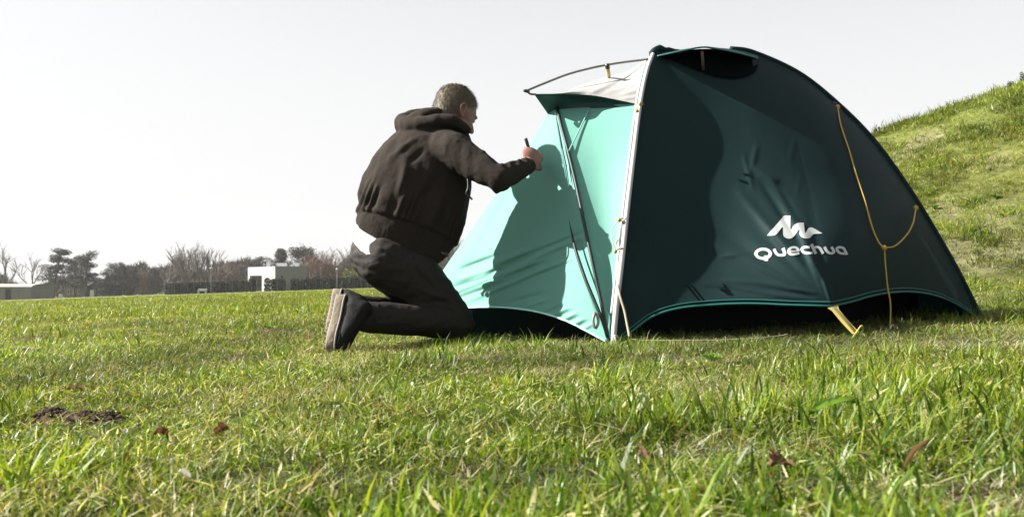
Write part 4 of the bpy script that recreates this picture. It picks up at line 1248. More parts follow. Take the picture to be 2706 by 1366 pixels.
# shoes
def shoe(heel, toe, inward, name_scale=1.0):
    """heel, toe: ends of the sole; inward: from the sole towards the instep"""
    ax = (toe - heel); L_ = ax.length; ax.normalize()
    up = (inward - ax * inward.dot(ax)).normalized(); sd = ax.cross(up).normalized()
    def wfn(q): return .5 * L_ * (.30 if q < .02 else np.interp(q, [.02, .15, .45, .75, .92, 1.0], [.22, .29, .28, .37, .30, .12]))
    g = Geo(); rings_ = []
    for q in np.linspace(.0, 1, 18):
        wq = float(np.interp(q, [0, .06, .2, .45, .72, .9, 1], [.018, .031, .036, .036, .048, .040, .016])) * L_ / .28
        hq = float(np.interp(q, [0, .06, .2, .32, .5, .75, .9, 1], [.060, .095, .120, .118, .100, .074, .060, .036])) * L_ / .28
        off = .028
        c = heel + ax * (q * L_) + up * (off + hq / 2)
        rings_.append((c, sd * wq, up * hq / 2))
    g.add(*ell_rings(rings_, 24))
    g.add(*capsule(heel + ax * .055 * L_ / .28 + up * .075, heel + ax * .06 + up * .12, .040, .038))
    up_me = fuse('shoe_upper', g, .006, 3)
    displace(up_me, lambda co, no: (.002 * n3(co, (40, 40, 40), 2.0)).astype(np.float32))
    # sole: shaped slab with a ridged tread
    n = 40; out = []
    for i in range(n):
        a = 2 * math.pi * i / n
        q = .5 - .5 * math.cos(a); s_ = math.sin(a)
        wq = float(np.interp(q, [0, .03, .15, .45, .75, .93, 1], [.004, .026, .037, .034, .050, .038, .004])) * L_ / .28
        out.append((q * L_ * 1.02 - .004, math.copysign(wq, s_) if abs(s_) > 1e-6 else 0))
    V, Fc = [], []
    for lvl, k in ((0, .94), (.006, 1.0), (.024, 1.0), (.034, .97), (.040, .90)):
        for (x, y) in out: V.append(heel + ax * x + sd * y * k + up * lvl)
    for l in range(4):
        for i in range(n): Fc.append((l * n + i, l * n + (i + 1) % n, (l + 1) * n + (i + 1) % n, (l + 1) * n + i))
    Fc.append(tuple(range(n - 1, -1, -1))); Fc.append(tuple(4 * n + i for i in range(n)))
    so_me = mesh('sole', V, Fc)
    tg = Geo()
    for i in range(13):
        q = .06 + i * .072
        wq = float(np.interp(q, [0, .15, .45, .75, .93], [.02, .032, .028, .042, .03])) * L_ / .28
        Rm = Matrix((ax, sd, up)).transposed()
        for s_ in (-.5, .5):
            tg.add(*box(*(heel + ax * q * L_ + sd * wq * s_ * 1.05 - up * .003), .011, wq * .85, .008, Rm))
    o = link('shoe', up_me, M['shoe'], man)
    s = link('sole', so_me, M['sole'], o, world=False)
    t = link('tread', tg.mesh('tread'), M['sole'], o, smooth=False, world=False)
    tag(t, kind='stuff')
    # stitched welt line
    welt = [heel + ax * x + sd * y * 1.02 + up * .038 for (x, y) in out] ; welt.append(welt[0])
    V, Fc = tube(welt, .0028, 5); link('welt', mesh('welt', V, Fc), M['lace'], o, world=False)
    return o
shoe(PM(893, 782, 3.70), PM(862, 934, 3.57), Vector((.99, .06, .2)))
shoe(PM(884, 766, 3.96), PM(862, 890, 3.86), Vector((.99, .06, .25)))
# pen held in the fist
pa, pb = PM(1389, 366, 3.925), PM(1408, 425, 3.975)
g = Geo()
dd = (pb - pa).normalized()
g.add(*tube([pa, pa + dd * .002, pa.lerp(pb, .5), pb, pb + dd * .012], [.0055, .0078, .0078, .0075, .003], 12))
pen = link('marker_pen', g.mesh('marker_pen'), M['black'])
tag(pen, 'thick black marker pen sticking up out of the kneeling person\'s fist', 'marker pen')

# crumbs of earth on the molehills
g = Geo(); rs = random.Random(77)
for hx, hy, r_, h_ in HILLS:
    if hy > 3.2: continue
    for k in range(int(90 * r_ / .06)):
        a = rs.random() * 6.28; rr = abs(rs.gauss(0, .42)) * r_
        x, y = hx + math.cos(a) * rr * 1.3, hy + math.sin(a) * rr
        sz = rs.uniform(.002, .0055)
        V, Fc = ellipsoid((x, y, tz(x, y) + sz * .4), (sz * rs.uniform(.7, 1.4), sz, sz * rs.uniform(.5, .9)), None, 6, 4)
        g.add([p + Vector((rs.uniform(-.2, .2), rs.uniform(-.2, .2), rs.uniform(-.2, .2))) * sz for p in V], Fc)
o = link('soil_crumbs', g.mesh('soil_crumbs'), mat_plain('earth', (.045, .028, .017), .95, .4, 30), smooth=False)
tag(o, 'crumbly dark brown earth thrown up on the molehills at the left', 'soil', kind='stuff')

# ------------------------------------------------------------------ fallen leaves and litter
LEAFM = {'brown': mat_plain('dead_leaf', (.10, .055, .028), .8, .35, 40, .4, 120, transl=.15, tcol=(.2, .09, .03)),
         'pale': mat_plain('pale_leaf', (.50, .47, .38), .7, .15, 40, .3, 100, transl=.2),
         'green': mat_plain('weed_leaf', (.10, .20, .035), .45, .2, 40, .3, 80, .5, transl=.3, tcol=(.2, .35, .04)),
         'tan': mat_plain('tan_leaf', (.28, .19, .10), .8, .3, 40, .4, 120, transl=.15)}
def leaf_mesh(name, L_, W_, curl, lobes=0, seed=0):
    r = random.Random(seed); n = 14; V, Fc = [], []
    for i in range(n + 1):
        t = i / n
        w_ = W_ * math.sin(math.pi * min(1, t * 1.02) ** .8) * (1 + (.35 * math.sin(t * lobes * 6.28) if lobes else 0)) * .5
        z = curl * math.sin(t * 2.6) + r.uniform(-.002, .002)
        for s_ in (-1, -.5, 0, .5, 1):
            V.append((t * L_ - L_ / 2, s_ * w_, z + abs(s_) * curl * .8 + r.uniform(-.001, .001)))
    for i in range(n):
        for k in range(4): Fc.append((i * 5 + k, i * 5 + k + 1, i * 5 + 6 + k, i * 5 + 5 + k))
    return mesh(name, V, Fc)
def put_leaf(u, v, L_, W_, kind, rot, label, lobes=0, lift=.02, curl=.012, cat_='leaf', nm='fallen_leaf', group=None):
    x, y = pix_ground(u, v)
    o = link(nm, leaf_mesh(nm, L_, W_, curl, lobes, int(u)), LEAFM[kind])
    o.location = (x, y, tz(x, y) + lift); o.rotation_euler = rot
    tag(o, label, cat_, group)
put_leaf(578, 1170, .032, .022, 'brown', (.7, -.4, 1.2), 'dark brown leaf standing on edge in the grass left of centre', 2, .014)
put_leaf(420, 1190, .028, .020, 'brown', (-.8, .5, .3), 'dark curled leaf below the long molehill', 2, .018)
put_leaf(808, 905, .080, .055, 'brown', (1.1, -.7, 2.2), 'ragged dark brown leaf beside the kneeling person\'s shoe', 3, .035)
put_leaf(2050, 1290, .040, .032, 'brown', (.4, .3, .8), 'brown shrivelled leaf low in the turf below the tent strap', 3, .022)
put_leaf(1690, 1250, .034, .024, 'brown', (.7, .2, 2.0), 'small dark leaf half buried in the foreground centre', 2, .016)
put_leaf(480, 1330, .030, .014, 'pale', (1.0, .5, 1.4), 'bright white petal standing at the bottom left edge of the turf', 0, .030, .005)
put_leaf(195, 1110, .030, .018, 'tan', (.2, .3, .4), 'tan leaf scrap lying on the long molehill', 0, .05)
put_leaf(2420, 1300, .05, .008, 'tan', (.4, -.5, .5), 'bent orange brown leaf blade in the right foreground', 0, .04)
put_leaf(2200, 1160, .080, .009, 'green', (.2, -.15, .1), 'broad pale green leaf blade lying flat in the right foreground', 0, .045)
put_leaf(1990, 1095, .02, .018, 'tan', (.9, .2, 1.0), 'crumpled tan leaf in the grass right of centre', 2, .02)
LIT = [(68, 1112), (245, 1212), (180, 1222), (530, 1180), (38, 1245), (430, 1180), (560, 1000), (345, 960), (230, 945), (640, 990), (720, 1010), (1010, 1070), (950, 1000), (890, 1110), (1090, 1045), (330, 1190), (490, 1120), (1700, 1090), (1930, 1040), (2470, 1010), (880, 1000), (300, 980), (455, 1265)]
for i, (u, v) in enumerate(LIT):
    put_leaf(u, v, random.uniform(.010, .022), random.uniform(.006, .011), 'pale', (random.uniform(-.9, .9), random.uniform(-.9, .9), random.uniform(0, 6)), 'tiny pale petal caught in the grass blades', 0, random.uniform(.016, .035), .003, 'petal', 'petal', 'pale petals scattered over the turf')
# weeds: small leafy rosettes
def weed(u, v, n, L_, label, hillpt=None):
    if hillpt is None: x, y = pix_ground(u, v)
    else: x, y = hillpt
    z = tz(x, y)
    root = empty('weed', (x, y, z), label, 'weed')
    for i in range(n):
        a = i * 2.4 + random.uniform(-.3, .3)
        o = link('leaf', leaf_mesh('leaf', L_ * random.uniform(.7, 1.1), L_ * .38, .15 * L_, 0, i), LEAFM['green'], root, world=False)
        tl = random.uniform(.4, .9)
        o.rotation_euler = (0, -tl, a)
        o.location = Vector((math.cos(a) * math.cos(tl), math.sin(a) * math.cos(tl), math.sin(tl) + .15)) * L_ * .5
weed(1185, 965, 7, .05, 'leafy green weed in the dry turf below the person\'s knees')
weed(715, 880, 9, .06, 'dark leafy weed clump to the left of the person\'s shoes')
weed(1880, 965, 8, .045, 'dark green weed in the turf below the tent\'s dark side')
for (u, v, lb) in ((2470, 560, 'pale leaved weed on the bank close to the tent edge'), (2575, 620, 'tall weed clump at mid height of the bank'), (2600, 625, 'weed rosette right beside the tall clump on the bank'), (2630, 535, 'weed tuft on the bank above the clump pair')):
    h = hill_hit(u, v)
    if h: weed(0, 0, 9, .085, lb, h)
# ------------------------------------------------------------------ background
def vg(u, Y):
    return P(u, 744, Y).x, tz(P(u, 744, Y).x, Y)
def base(u, Y):
    x, z = vg(u, Y); return Vector((x, Y, z))
def vbase(u, Y):
    x, z = vg(u, Y); return HZ - (z - CH) / Y * F

BARK = mat_plain('bark', (.065, .057, .049), .95, .25, 2)
TWIG = mat_plain('twigs', (.095, .082, .072), .95, .25, 1)
TWIGB = mat_plain('brown_twigs', (.14, .092, .066), .95, .25, 1)
PINE = mat_plain('pine_needles', (.046, .050, .042), .9, .4, 1.5)
YEW = mat_plain('dark_foliage', (.050, .052, .045), .9, .4, 1.5)
THUJA = mat_plain('thuja_foliage', (.020, .030, .016), .9, .4, 3)

def bare_tree(name, h, spread, trunks, rnd, twigmat, low=False, dense=1.0):
    """unit-built in metres; returns trunk mesh, crown mesh"""
    tg, cg = Geo(), Geo()
    twV, twF = [], []
    def twig(p, d, ln, wd):
        s = d.cross(Vector((rnd.uniform(-1, 1), rnd.uniform(-1, 1), rnd.uniform(-1, 1)))).normalized() * wd / 2
        k = len(twV); m_ = p + d * ln * .5 + Vector((rnd.gauss(0, .05), rnd.gauss(0, .05), .03)) * ln
        e = p + d * ln + Vector((0, 0, .12 * ln))
        twV.extend([p - s, p + s, m_ + s * .7, m_ - s * .7, e]); twF.extend([(k, k + 1, k + 2, k + 3), (k + 3, k + 2, k + 4)])
    def grow(p, d, ln, r, dep):
        pts = [p]; q = p.copy(); dd = d.copy()
        for i in range(3):
            dd = (dd + Vector((rnd.gauss(0, .10), rnd.gauss(0, .10), .07))).normalized()
            q = q + dd * ln / 3; pts.append(q.copy())
        V, Fc = tube(pts, [r, r * .85, r * .72, r * .6], 5 if dep < 2 else 3, cap=False)
        (tg if dep == 0 else cg).add(V, Fc)
        if dep >= 3:
            for k in range(int(9 * dense)):
                t = rnd.random(); b = pts[min(2, int(t * 3))].lerp(pts[min(3, int(t * 3) + 1)], (t * 3) % 1)
                e = (dd + Vector((rnd.gauss(0, .7), rnd.gauss(0, .7), rnd.gauss(.1, .45)))).normalized()
                twig(b, e, rnd.uniform(.5, 1.1) * h * .055, h * .0026)
            return
        nb = rnd.choice((3, 4)) if dep else rnd.choice((4, 5))
        for k in range(nb):
            t = rnd.uniform(.35, 1.0) if k else 1.0
            b = pts[min(2, int(t * 3 - 1e-6))].lerp(pts[min(3, int(t * 3 - 1e-6) + 1)], (t * 3) % 1 if t < 1 else 1)
            an = rnd.uniform(0, 6.28); sp = rnd.uniform(.35, .95) * spread
            e = (dd + Vector((math.cos(an) * sp, math.sin(an) * sp, rnd.uniform(-.05, .3)))).normalized()
            grow(b, e, ln * rnd.uniform(.58, .82), r * .55, dep + 1)
    for k in range(trunks):
        an = 6.28 * k / trunks + rnd.random()
        o = Vector((math.cos(an), math.sin(an), 0)) * (.02 * h if trunks > 1 else 0)
        d = (Vector((0, 0, 1)) + (Vector((math.cos(an), math.sin(an), 0)) * (.22 if trunks > 1 else .04))).normalized()
        grow(o - Vector((0, 0, .2)), d, h * (.22 if low else .36), h * .017, 0)
    if low:
        for k in range(int(500 * dense)):
            a = rnd.random() * 6.28; rr = abs(rnd.gauss(0, .16)) * h; z = rnd.uniform(0, .55) * h
            twig(Vector((rr * math.cos(a), rr * math.sin(a), z)), Vector((rnd.gauss(0, .4), rnd.gauss(0, .4), 1)).normalized(), h * .12, h * .004)
    cg.add(twV, twF)
    zmax = max(p[2] for p in cg.V)
    k = h / zmax
    for G in (tg, cg): G.V = [(p[0] * k, p[1] * k, p[2] * k) for p in G.V]
    a, b = tg.mesh('trunk'), cg.mesh('crown')
    a.materials.append(BARK); b.materials.append(twigmat)
    return a, b

def clump(V, Fc, c, r, n, size, rnd, flat=1.0):
    for _ in range(n):
        d = Vector((rnd.gauss(0, 1), rnd.gauss(0, 1), rnd.gauss(0, 1))).normalized() * r * rnd.random() ** .45
        d.z *= flat
        p = c + d
        a = Vector((rnd.gauss(0, 1), rnd.gauss(0, 1), rnd.gauss(0, .7))).normalized() * size * rnd.uniform(.6, 1.3)
        b = a.cross(Vector((rnd.gauss(0, 1), rnd.gauss(0, 1), rnd.gauss(0, 1)))).normalized() * size * .5
        k = len(V); V.extend([p - a * .5 - b * .4, p + a * .5, p + b * .7]); Fc.append((k, k + 1, k + 2))

def pine_tree(h, rnd, lean=0.0):
    tg = Geo(); V, Fc = [], []
    top = Vector((lean * h, 0, h * .97))
    tr = [Vector((0, 0, -.2)), Vector((lean * .2 * h, 0, h * .3)), Vector((lean * .6 * h, 0, h * .65)), top]
    tg.add(*tube(tr, [.024 * h, .020 * h, .013 * h, .004 * h], 7))
    cg = Geo()
    for k in range(28):
        t = .26 + .72 * (k / 27) ** .9
        p = tr[1].lerp(top, (t - .3) / .67) if t > .3 else tr[0].lerp(tr[1], t / .3)
        a = rnd.random() * 6.28; ln = h * rnd.uniform(.10, .26) * (1.15 - t * .75)
        e = p + Vector((math.cos(a) * ln, math.sin(a) * ln, rnd.uniform(-.02, .10) * h))
        tg.add(*tube([p, p.lerp(e, .5) + Vector((0, 0, .01 * h)), e], [.006 * h, .004 * h, .002 * h], 4, cap=False))
        clump(V, Fc, e, h * rnd.uniform(.08, .12), 150, h * .030, rnd, .62)
        clump(V, Fc, p.lerp(e, .6), h * .065, 70, h * .028, rnd, .4)
    clump(V, Fc, top, h * .06, 110, h * .02, rnd, .7)
    a = tg.mesh('trunk'); b = mesh('crown', V, Fc); a.materials.append(BARK); b.materials.append(PINE)
    return a, b

def dense_tree(h, wd, rnd, mat=YEW, cone=False, n=75):
    V, Fc = [], []; tg = Geo()
    tg.add(*tube([Vector((0, 0, -.2)), Vector((0, 0, h * .7))], [.02 * h, .008 * h], 6))
    for k in range(n):
        t = rnd.random()
        rad = wd * .5 * ((1 - t) ** .8 + .08 if cone else math.sqrt(max(0, 1 - (t * 1.05 - .35) ** 2 / .62)))
        a = rnd.random() * 6.28; rr = rad * rnd.uniform(.3, 1)
        clump(V, Fc, Vector((rr * math.cos(a), rr * math.sin(a), h * (.04 + .88 * t))), h * .10, 110, h * .036, rnd, .9)
    clump(V, Fc, Vector((0, 0, h * .94)), h * .05, 60, h * .025, rnd)
    a = tg.mesh('trunk'); b = mesh('crown', V, Fc); a.materials.append(BARK); b.materials.append(mat)
    return a, b

def place(kind, meshes, u, Y, label, cat_, group, s=1.0, rz=0.0, nm='bare_tree', wfac=1.0):
    r = empty(nm, base(u, Y), label, cat_, group)
    r.rotation_euler = (0, 0, rz); r.scale = (s * wfac, s * wfac, s)
    for n_, me in zip(('trunk', 'crown'), meshes):
        o = bpy.data.objects.new(n_, me); COL.objects.link(o); o.parent = r
    return r

rn = random.Random(21)
YB = 190.0
VAR = {
    'tall': [bare_tree('t', 10.0, .75, 1, random.Random(i), TWIG) for i in (1, 2)],
    'multi': [bare_tree('m', 10.0, .42, 5, random.Random(i), TWIG, dense=.7) for i in (3,)] + [bare_tree('m', 10.0, .5, 3, random.Random(i), TWIG) for i in (4,)],
    'brown': [bare_tree('b', 10.0, .8, 3, random.Random(i), TWIGB, low=True, dense=1.5) for i in (5, 6)],
    'pine': [pine_tree(10.0, random.Random(i), l) for i, l in ((7, .12), (8, .03))],
    'dense': [dense_tree(10.0, 6.5, random.Random(9)), dense_tree(10.0, 5.5, random.Random(10))],
    'cone': [dense_tree(10.0, 4.2, random.Random(12), cone=True)],
}
TL = [  # kind, variant, u, v of the top, depth, label
    ('tall', 0, 4, 636, 180, 'bare tree cut by the left picture edge behind the grey shed'),
    ('tall', 1, 42, 716, 215, 'low bare tree just right of the leftmost tree'),
    ('tall', 0, 92, 664, 185, 'slim bare tree to the left of the two leaning pines'),
    ('pine', 0, 140, 661, 178, 'leaning pine with layered crown, left one of the pair'),
    ('pine', 1, 226, 672, 176, 'flat topped pine, right one of the pair in front of the pale house'),
    ('pine', 1, 196, 684, 184, 'smaller pine standing between the two larger pines'),
    ('dense', 0, 305, 692, 180, 'dark dense round tree right of the pines'),
    ('dense', 1, 340, 698, 184, 'dark bushy tree next to the round one, slightly lower'),
    ('brown', 0, 372, 710, 190, 'low twiggy tree between dark bush and tall bare trees'),
    ('dense', 1, 405, 702, 192, 'dark ivy clad tree left of the hedge start'),
    ('tall', 1, 438, 662, 188, 'slender bare tree above the left end of the hedge'),
    ('multi', 0, 498, 630, 186, 'largest bare tree, fan of stems above the hedge'),
    ('multi', 1, 540, 640, 190, 'tall bare tree right behind the fan shaped one'),
    ('tall', 0, 572, 668, 184, 'bare tree rising behind the left lamp post'),
    ('brown', 1, 602, 688, 195, 'brownish bare tree right of the left lamp post'),
    ('dense', 1, 625, 700, 205, 'dark evergreen left of the white pavilion, in the distance'),
    ('tall', 1, 655, 668, 205, 'thin bare tree above the left end of the white pavilion'),
    ('dense', 0, 690, 676, 200, 'round dark tree rising above the pavilion roof, left of three'),
    ('cone', 0, 742, 655, 195, 'narrow dark conifer above the middle of the pavilion roof'),
    ('brown', 0, 770, 682, 200, 'brown bare tree behind the right half of the pavilion'),
    ('dense', 1, 802, 646, 190, 'tall dark round topped evergreen at the right end of the pavilion'),
    ('brown', 1, 832, 656, 184, 'reddish brown bare tree right of the dark evergreen'),
    ('brown', 0, 862, 664, 186, 'broad reddish brown bare tree behind the right hedge'),
    ('tall', 0, 822, 636, 210, 'pale tall bare tree seen over the brown crowns'),
    ('tall', 1, 898, 648, 190, 'pale bare tree behind the right lamp post'),
    ('multi', 1, 932, 640, 192, 'tall pale bare tree close to the person\'s back'),
    ('brown', 0, 965, 672, 192, 'brown bare tree half hidden by the person\'s hip'),
    ('brown', 1, 1010, 668, 195, 'brown bare tree hidden mostly behind the thigh'),
    ('brown', 0, 1150, 650, 185, 'brown bare tree between the person\'s belly and the porch'),
    ('multi', 0, 1195, 612, 180, 'tall bare tree in the gap between jacket and mint porch'),
    ('brown', 1, 1235, 625, 183, 'bare tree touching the slanting edge of the mint porch'),
]
for kind, k, u, vt, Y, lb in TL:
    ms_ = VAR[kind][k]
    h = (vbase(u, Y) - vt) / F * Y
    nm = {'pine': 'pine_tree', 'dense': 'evergreen_tree', 'cone': 'conifer_tree'}.get(kind, 'bare_tree')
    place(kind, ms_, u, Y, lb, 'tree', 'trees along the far edge of the meadow', h / 10.0, rn.uniform(-.5, .5) if kind == 'pine' else rn.uniform(0, 6), nm, {'tall': 1.35, 'brown': 1.5, 'dense': 1.35, 'pine': 1.45, 'multi': 1.25, 'cone': 1.2}[kind])

# undergrowth: scrub behind the hedges, one uncountable mass
V, Fc = [], []
r = random.Random(31)
VB, FB = [], []
for k in range(34000):
    u = r.uniform(-330, 1500); Y = r.uniform(196, 215)
    hmax = 2.4 + 4.6 * float(vnoise(u / 34.0, 1.0, 3)) + (2.6 if u > 280 else 0)
    if 20 < u < 130: hmax *= .75
    x, z = P(u, 744, Y).x, 0
    zz = SLOPE * (12 + (x - 12) * .3 if x > 12 else x)
    h0 = r.uniform(0, hmax * .8); p = Vector((x, Y, zz + h0))
    d = Vector((r.gauss(0, .35), r.gauss(0, .2), 1)).normalized() * r.uniform(.8, 1.8); s = Vector((r.uniform(.06, .16), 0, 0))
    tv, tf = (V, Fc) if r.random() < .55 else (VB, FB)
    n = len(tv); tv += [p - s, p + s, p + d]; tf.append((n, n + 1, n + 2))
o = link('undergrowth', mesh('undergrowth', V, Fc), YEW); tag(o, 'dark scrub filling the gaps under the far trees', 'scrub', kind='stuff')
o = link('undergrowth', mesh('undergrowth', VB, FB), TWIGB); tag(o, 'brown leafless brushwood behind hedge and pavilion', 'scrub', kind='stuff')

# clipped evergreens
def thuja(h, wd, rnd, n=420):
    V, Fc = [], []
    for _ in range(n):
        t = rnd.random(); a = rnd.random() * 6.28
        rad = wd / 2 * min(1, (1 - t) * 5 + .25) * rnd.uniform(.6, 1.0)
        p = Vector((rad * math.cos(a), rad * math.sin(a), t * h * .97))
        a_ = Vector((rnd.gauss(0, .5), rnd.gauss(0, .5), 1)).normalized() * h * .10; b_ = a_.cross(Vector((rnd.gauss(0, 1), rnd.gauss(0, 1), 0))).normalized() * h * .04
        k = len(V); V += [p - b_, p + b_, p + a_]; Fc.append((k, k + 1, k + 2))
    c = mesh('crown', V, Fc); c.materials.append(THUJA)
    g = Geo(); g.add(*tube([Vector((0, 0, -.1)), Vector((0, 0, h * .8))], [.05 * wd, .03 * wd], 6)); t = g.mesh('trunk'); t.materials.append(BARK)
    return t, c
TH = [thuja(2.0, .62, random.Random(i)) for i in (40, 41, 42)]
hedge_us = list(np.arange(446, 632, 10.5)) + [640, 648, 662, 671] + [707, 724, 731, 739, 747] + [777, 787, 800, 812] + list(np.arange(822, 1000, 9.5))
ORD = ['first', 'second', 'third', 'fourth', 'fifth', 'sixth', 'seventh', 'eighth', 'ninth', 'tenth', 'eleventh', 'twelfth', 'thirteenth', 'fourteenth', 'fifteenth', 'sixteenth', 'seventeenth', 'eighteenth', 'nineteenth', 'twentieth']
CNT = {}
for i, u in enumerate(hedge_us):
    Y = 132.0 + (5 if u < 640 else 0) + rn.uniform(-1, 1)
    hpx = 33 + rn.uniform(-4, 3) if u > 640 else 30 + rn.uniform(-1.5, 1.5)
    h = hpx / F * Y * 1.02
    if u < 640: lb, gp = 'clipped dark evergreen column, one of the close row left of the white pavilion', 'close row of evergreens left of the pavilion'
    elif u < 690: lb, gp = 'dark clipped evergreen beside the left corner of the white pavilion', 'evergreens at the pavilion\'s left corner'
    elif u < 760: lb, gp = 'dark clipped evergreen in front of the white pavilion wall', 'evergreens before the pavilion wall'
    elif u < 815: lb, gp = 'dark clipped evergreen before the pavilion\'s right end', 'evergreens at the pavilion\'s right end'
    else: lb, gp = 'clipped dark evergreen column, one of the loose row between pavilion and person', 'loose row of evergreens right of the pavilion'
    k_ = CNT.get(gp, 0); CNT[gp] = k_ + 1
    lb = {0: 'clipped dark evergreen, %s from the left in the close row left of the pavilion', 1: 'clipped dark evergreen, %s from the left at the pavilion\'s left corner', 2: 'clipped dark evergreen, %s from the left before the pavilion\'s wall', 3: 'clipped dark evergreen, %s from the left at the pavilion\'s right end', 4: 'clipped dark evergreen, %s from the left in the loose row right of the pavilion'}[0 if u < 640 else 1 if u < 690 else 2 if u < 760 else 3 if u < 815 else 4] % ORD[k_]
    t = place('thuja', TH[i % 3], u, Y, lb, 'shrub', gp, h / 2.0, rn.uniform(0, 6), 'clipped_evergreen')
    wf = rn.uniform(1.0, 1.6) * (1.5 if u < 640 else 1.0)
    t.scale = (h / 2.0 * wf, h / 2.0 * wf, h / 2.0)
# yellow green shrub among them
V, Fc = [], []
for k in range(14): clump(V, Fc, Vector((rn.uniform(-1.3, 1.3), rn.uniform(-.5, .5), rn.uniform(.5, 2.9))), .55, 60, .28, rn)
o = mesh('young_shrub', V, Fc)
o = link('young_shrub', o, mat_plain('fresh_foliage', (.13, .17, .03), .8, .3, 2)); o.location = base(932, 136)
tag(o, 'yellow green leafy shrub rising over the row close to the person\'s back', 'shrub')

# wire fence before the hedge: each post a part, one rail
fence = empty('fence', base(440, 130), 'thin pale post and rail fence in front of the evergreen rows', 'fence')
pm = mat_plain('pale_post', (.09, .085, .075), .7, .1, 5)
pv, pf = box(0, 0, .85, .05, .05, 1.9)
pme = mesh('post', pv, pf); pme.materials.append(pm)
fus = [u for u in np.arange(444, 1000, 17.0) if not (672 < u < 700)]
for u in fus:
    o = bpy.data.objects.new('post', pme); COL.objects.link(o); o.parent = fence
    o.location = base(float(u), 130) - fence.location
for (ua, ub) in ((444, 664), (707, 1000)):
    pts = [base(float(u), 130) + Vector((0, 0, 1.72)) for u in np.linspace(ua, ub, 12)]
    V, Fc = tube(pts, .022, 4); link('rail', mesh('rail', V, Fc), pm, fence)

# lamp posts
def lamp(u, vt, Y, label):
    b = base(u, Y); h = (vbase(u, Y) - vt) / F * Y
    r = empty('street_lamp', b, label, 'street lamp', 'lamp posts at the meadow edge')
    V, Fc = tube([Vector((0, 0, -.1)), Vector((0, 0, .5)), Vector((0, 0, h - .35))], [.09, .06, .045], 8); link('pole', mesh('pole', V, Fc), pm, r, world=False)
    V, Fc = ellipsoid((0, 0, h - .18), (.21, .21, .17), None, 12, 8); link('lamp_globe', mesh('lamp_globe', V, Fc), mat_plain('opal_globe', (.28, .28, .27), .4), r, world=False)
lamp(558, 706, 129, 'thin lamp post with pale globe left of the white pavilion')
lamp(891, 708, 129, 'thin lamp post with pale globe right of the white pavilion')

# white pavilion: sunlit wall to the left, wall facing us coloured darker as shaded
pav = empty('pavilion', base(727, 140), 'small white flat roofed pavilion with open porch behind the evergreens', 'building')
WW = mat_plain('white_cladding', (.28, .275, .265), .7, .04, 1.5, .1, 20)
GW = mat_plain('shaded_cladding', (.15, .16, .155), .7, .05, 1.5, .1, 20)  # same white cladding, its shade put into the colour
DK = mat_plain('dark_opening', (.02, .02, .02), .8)
GL = mat_plain('roof_light', (.75, .77, .78), .2, .02, 5, spec=.6)
zb = base(727, 140).z
Cc = base(727, 140); Rr = base(812, 142.5); Ll = base(655, 150); 
for p in (Cc, Rr, Ll): p.z = zb
def zpix(v, Y): return CH + (HZ - v) / F * Y
ztop = zpix(705, 140)
ex = (Rr - Cc); ey = (Ll - Cc)
def wallquad(p, q, z0, z1, th, name, mat, parent, off=0.0):
    d = (q - p); d.z = 0; n = Vector((d.y, -d.x, 0)).normalized()
    V = []
    for a in (p, q):
        for z in (z0, z1):
            for t in (off, off + th): V.append(Vector((a.x, a.y, z)) + n * -t)
    return link(name, mesh(name, V, [(0, 1, 3, 2), (4, 6, 7, 5), (0, 4, 5, 1), (2, 3, 7, 6), (0, 2, 6, 4), (1, 5, 7, 3)]), mat, parent, smooth=False)
# long wall facing us, in cladding panels
npn = 5
for i in range(npn):
    a = Cc + ex * (i / npn + .004); b = Cc + ex * ((i + 1) / npn - .004)
    wallquad(a, b, zb - .3, ztop, .15, 'wall_panel', GW, pav)
wallquad(Cc + ex * .002, Rr - ex * .002, zb - .3, ztop - .03, .12, 'wall_core', GW, pav, .05)
wn = wallquad(Cc + ex * .18, Cc + ex * .235, zpix(738, 140), zpix(729, 140), .06, 'window', DK, pav, -.03)
# left wing: solid part nearest the corner, then an open porch under a deep fascia
for (t0, t1) in ((.002, .10), (.108, .20), (.208, .30), (.308, .40)):
    wallquad(Cc + ey * t1, Cc + ey * t0, zb - .3, ztop - .01, .15, 'wall_panel', WW, pav)
wallquad(Cc + ey * .998, Cc + ey * .402, zpix(728, 146), ztop - .02, .5, 'fascia', WW, pav)
wallquad(Cc + ey * .998, Cc + ey * .93, zpix(744, 149), zpix(728, 149) + .05, .4, 'fascia_return', WW, pav)
wallquad(Cc + ey * .46, Cc + ey * .41, zb - .3, zpix(728, 146), .3, 'pillar', WW, pav)
wallquad(Cc + ey * .36, Cc + ey * .22, zb, zpix(742, 142), .05, 'door', mat_plain('grey_door', (.25, .25, .24), .6), pav, -.05)
back = Ll + ex
rc = [Cc, Rr, Rr + ey, Ll]
inn = sum(rc, Vector()) / 4
V = [Vector((p.x, p.y, z)) for z in (ztop - .12, ztop + .10) for p in [inn + (q - inn) * .985 for q in rc]]
link('roof', mesh('roof', V, [(3, 2, 1, 0), (4, 5, 6, 7), (0, 1, 5, 4), (1, 2, 6, 5), (2, 3, 7, 6), (3, 0, 4, 7)]), GW, pav, smooth=False)
wallquad(Rr, Rr + ey, zb - .3, ztop - .02, .15, 'end_wall', GW, pav)
wallquad(Ll + ex * .45, Ll + ex, zb - .3, ztop - .02, .15, 'rear_wall', GW, pav)
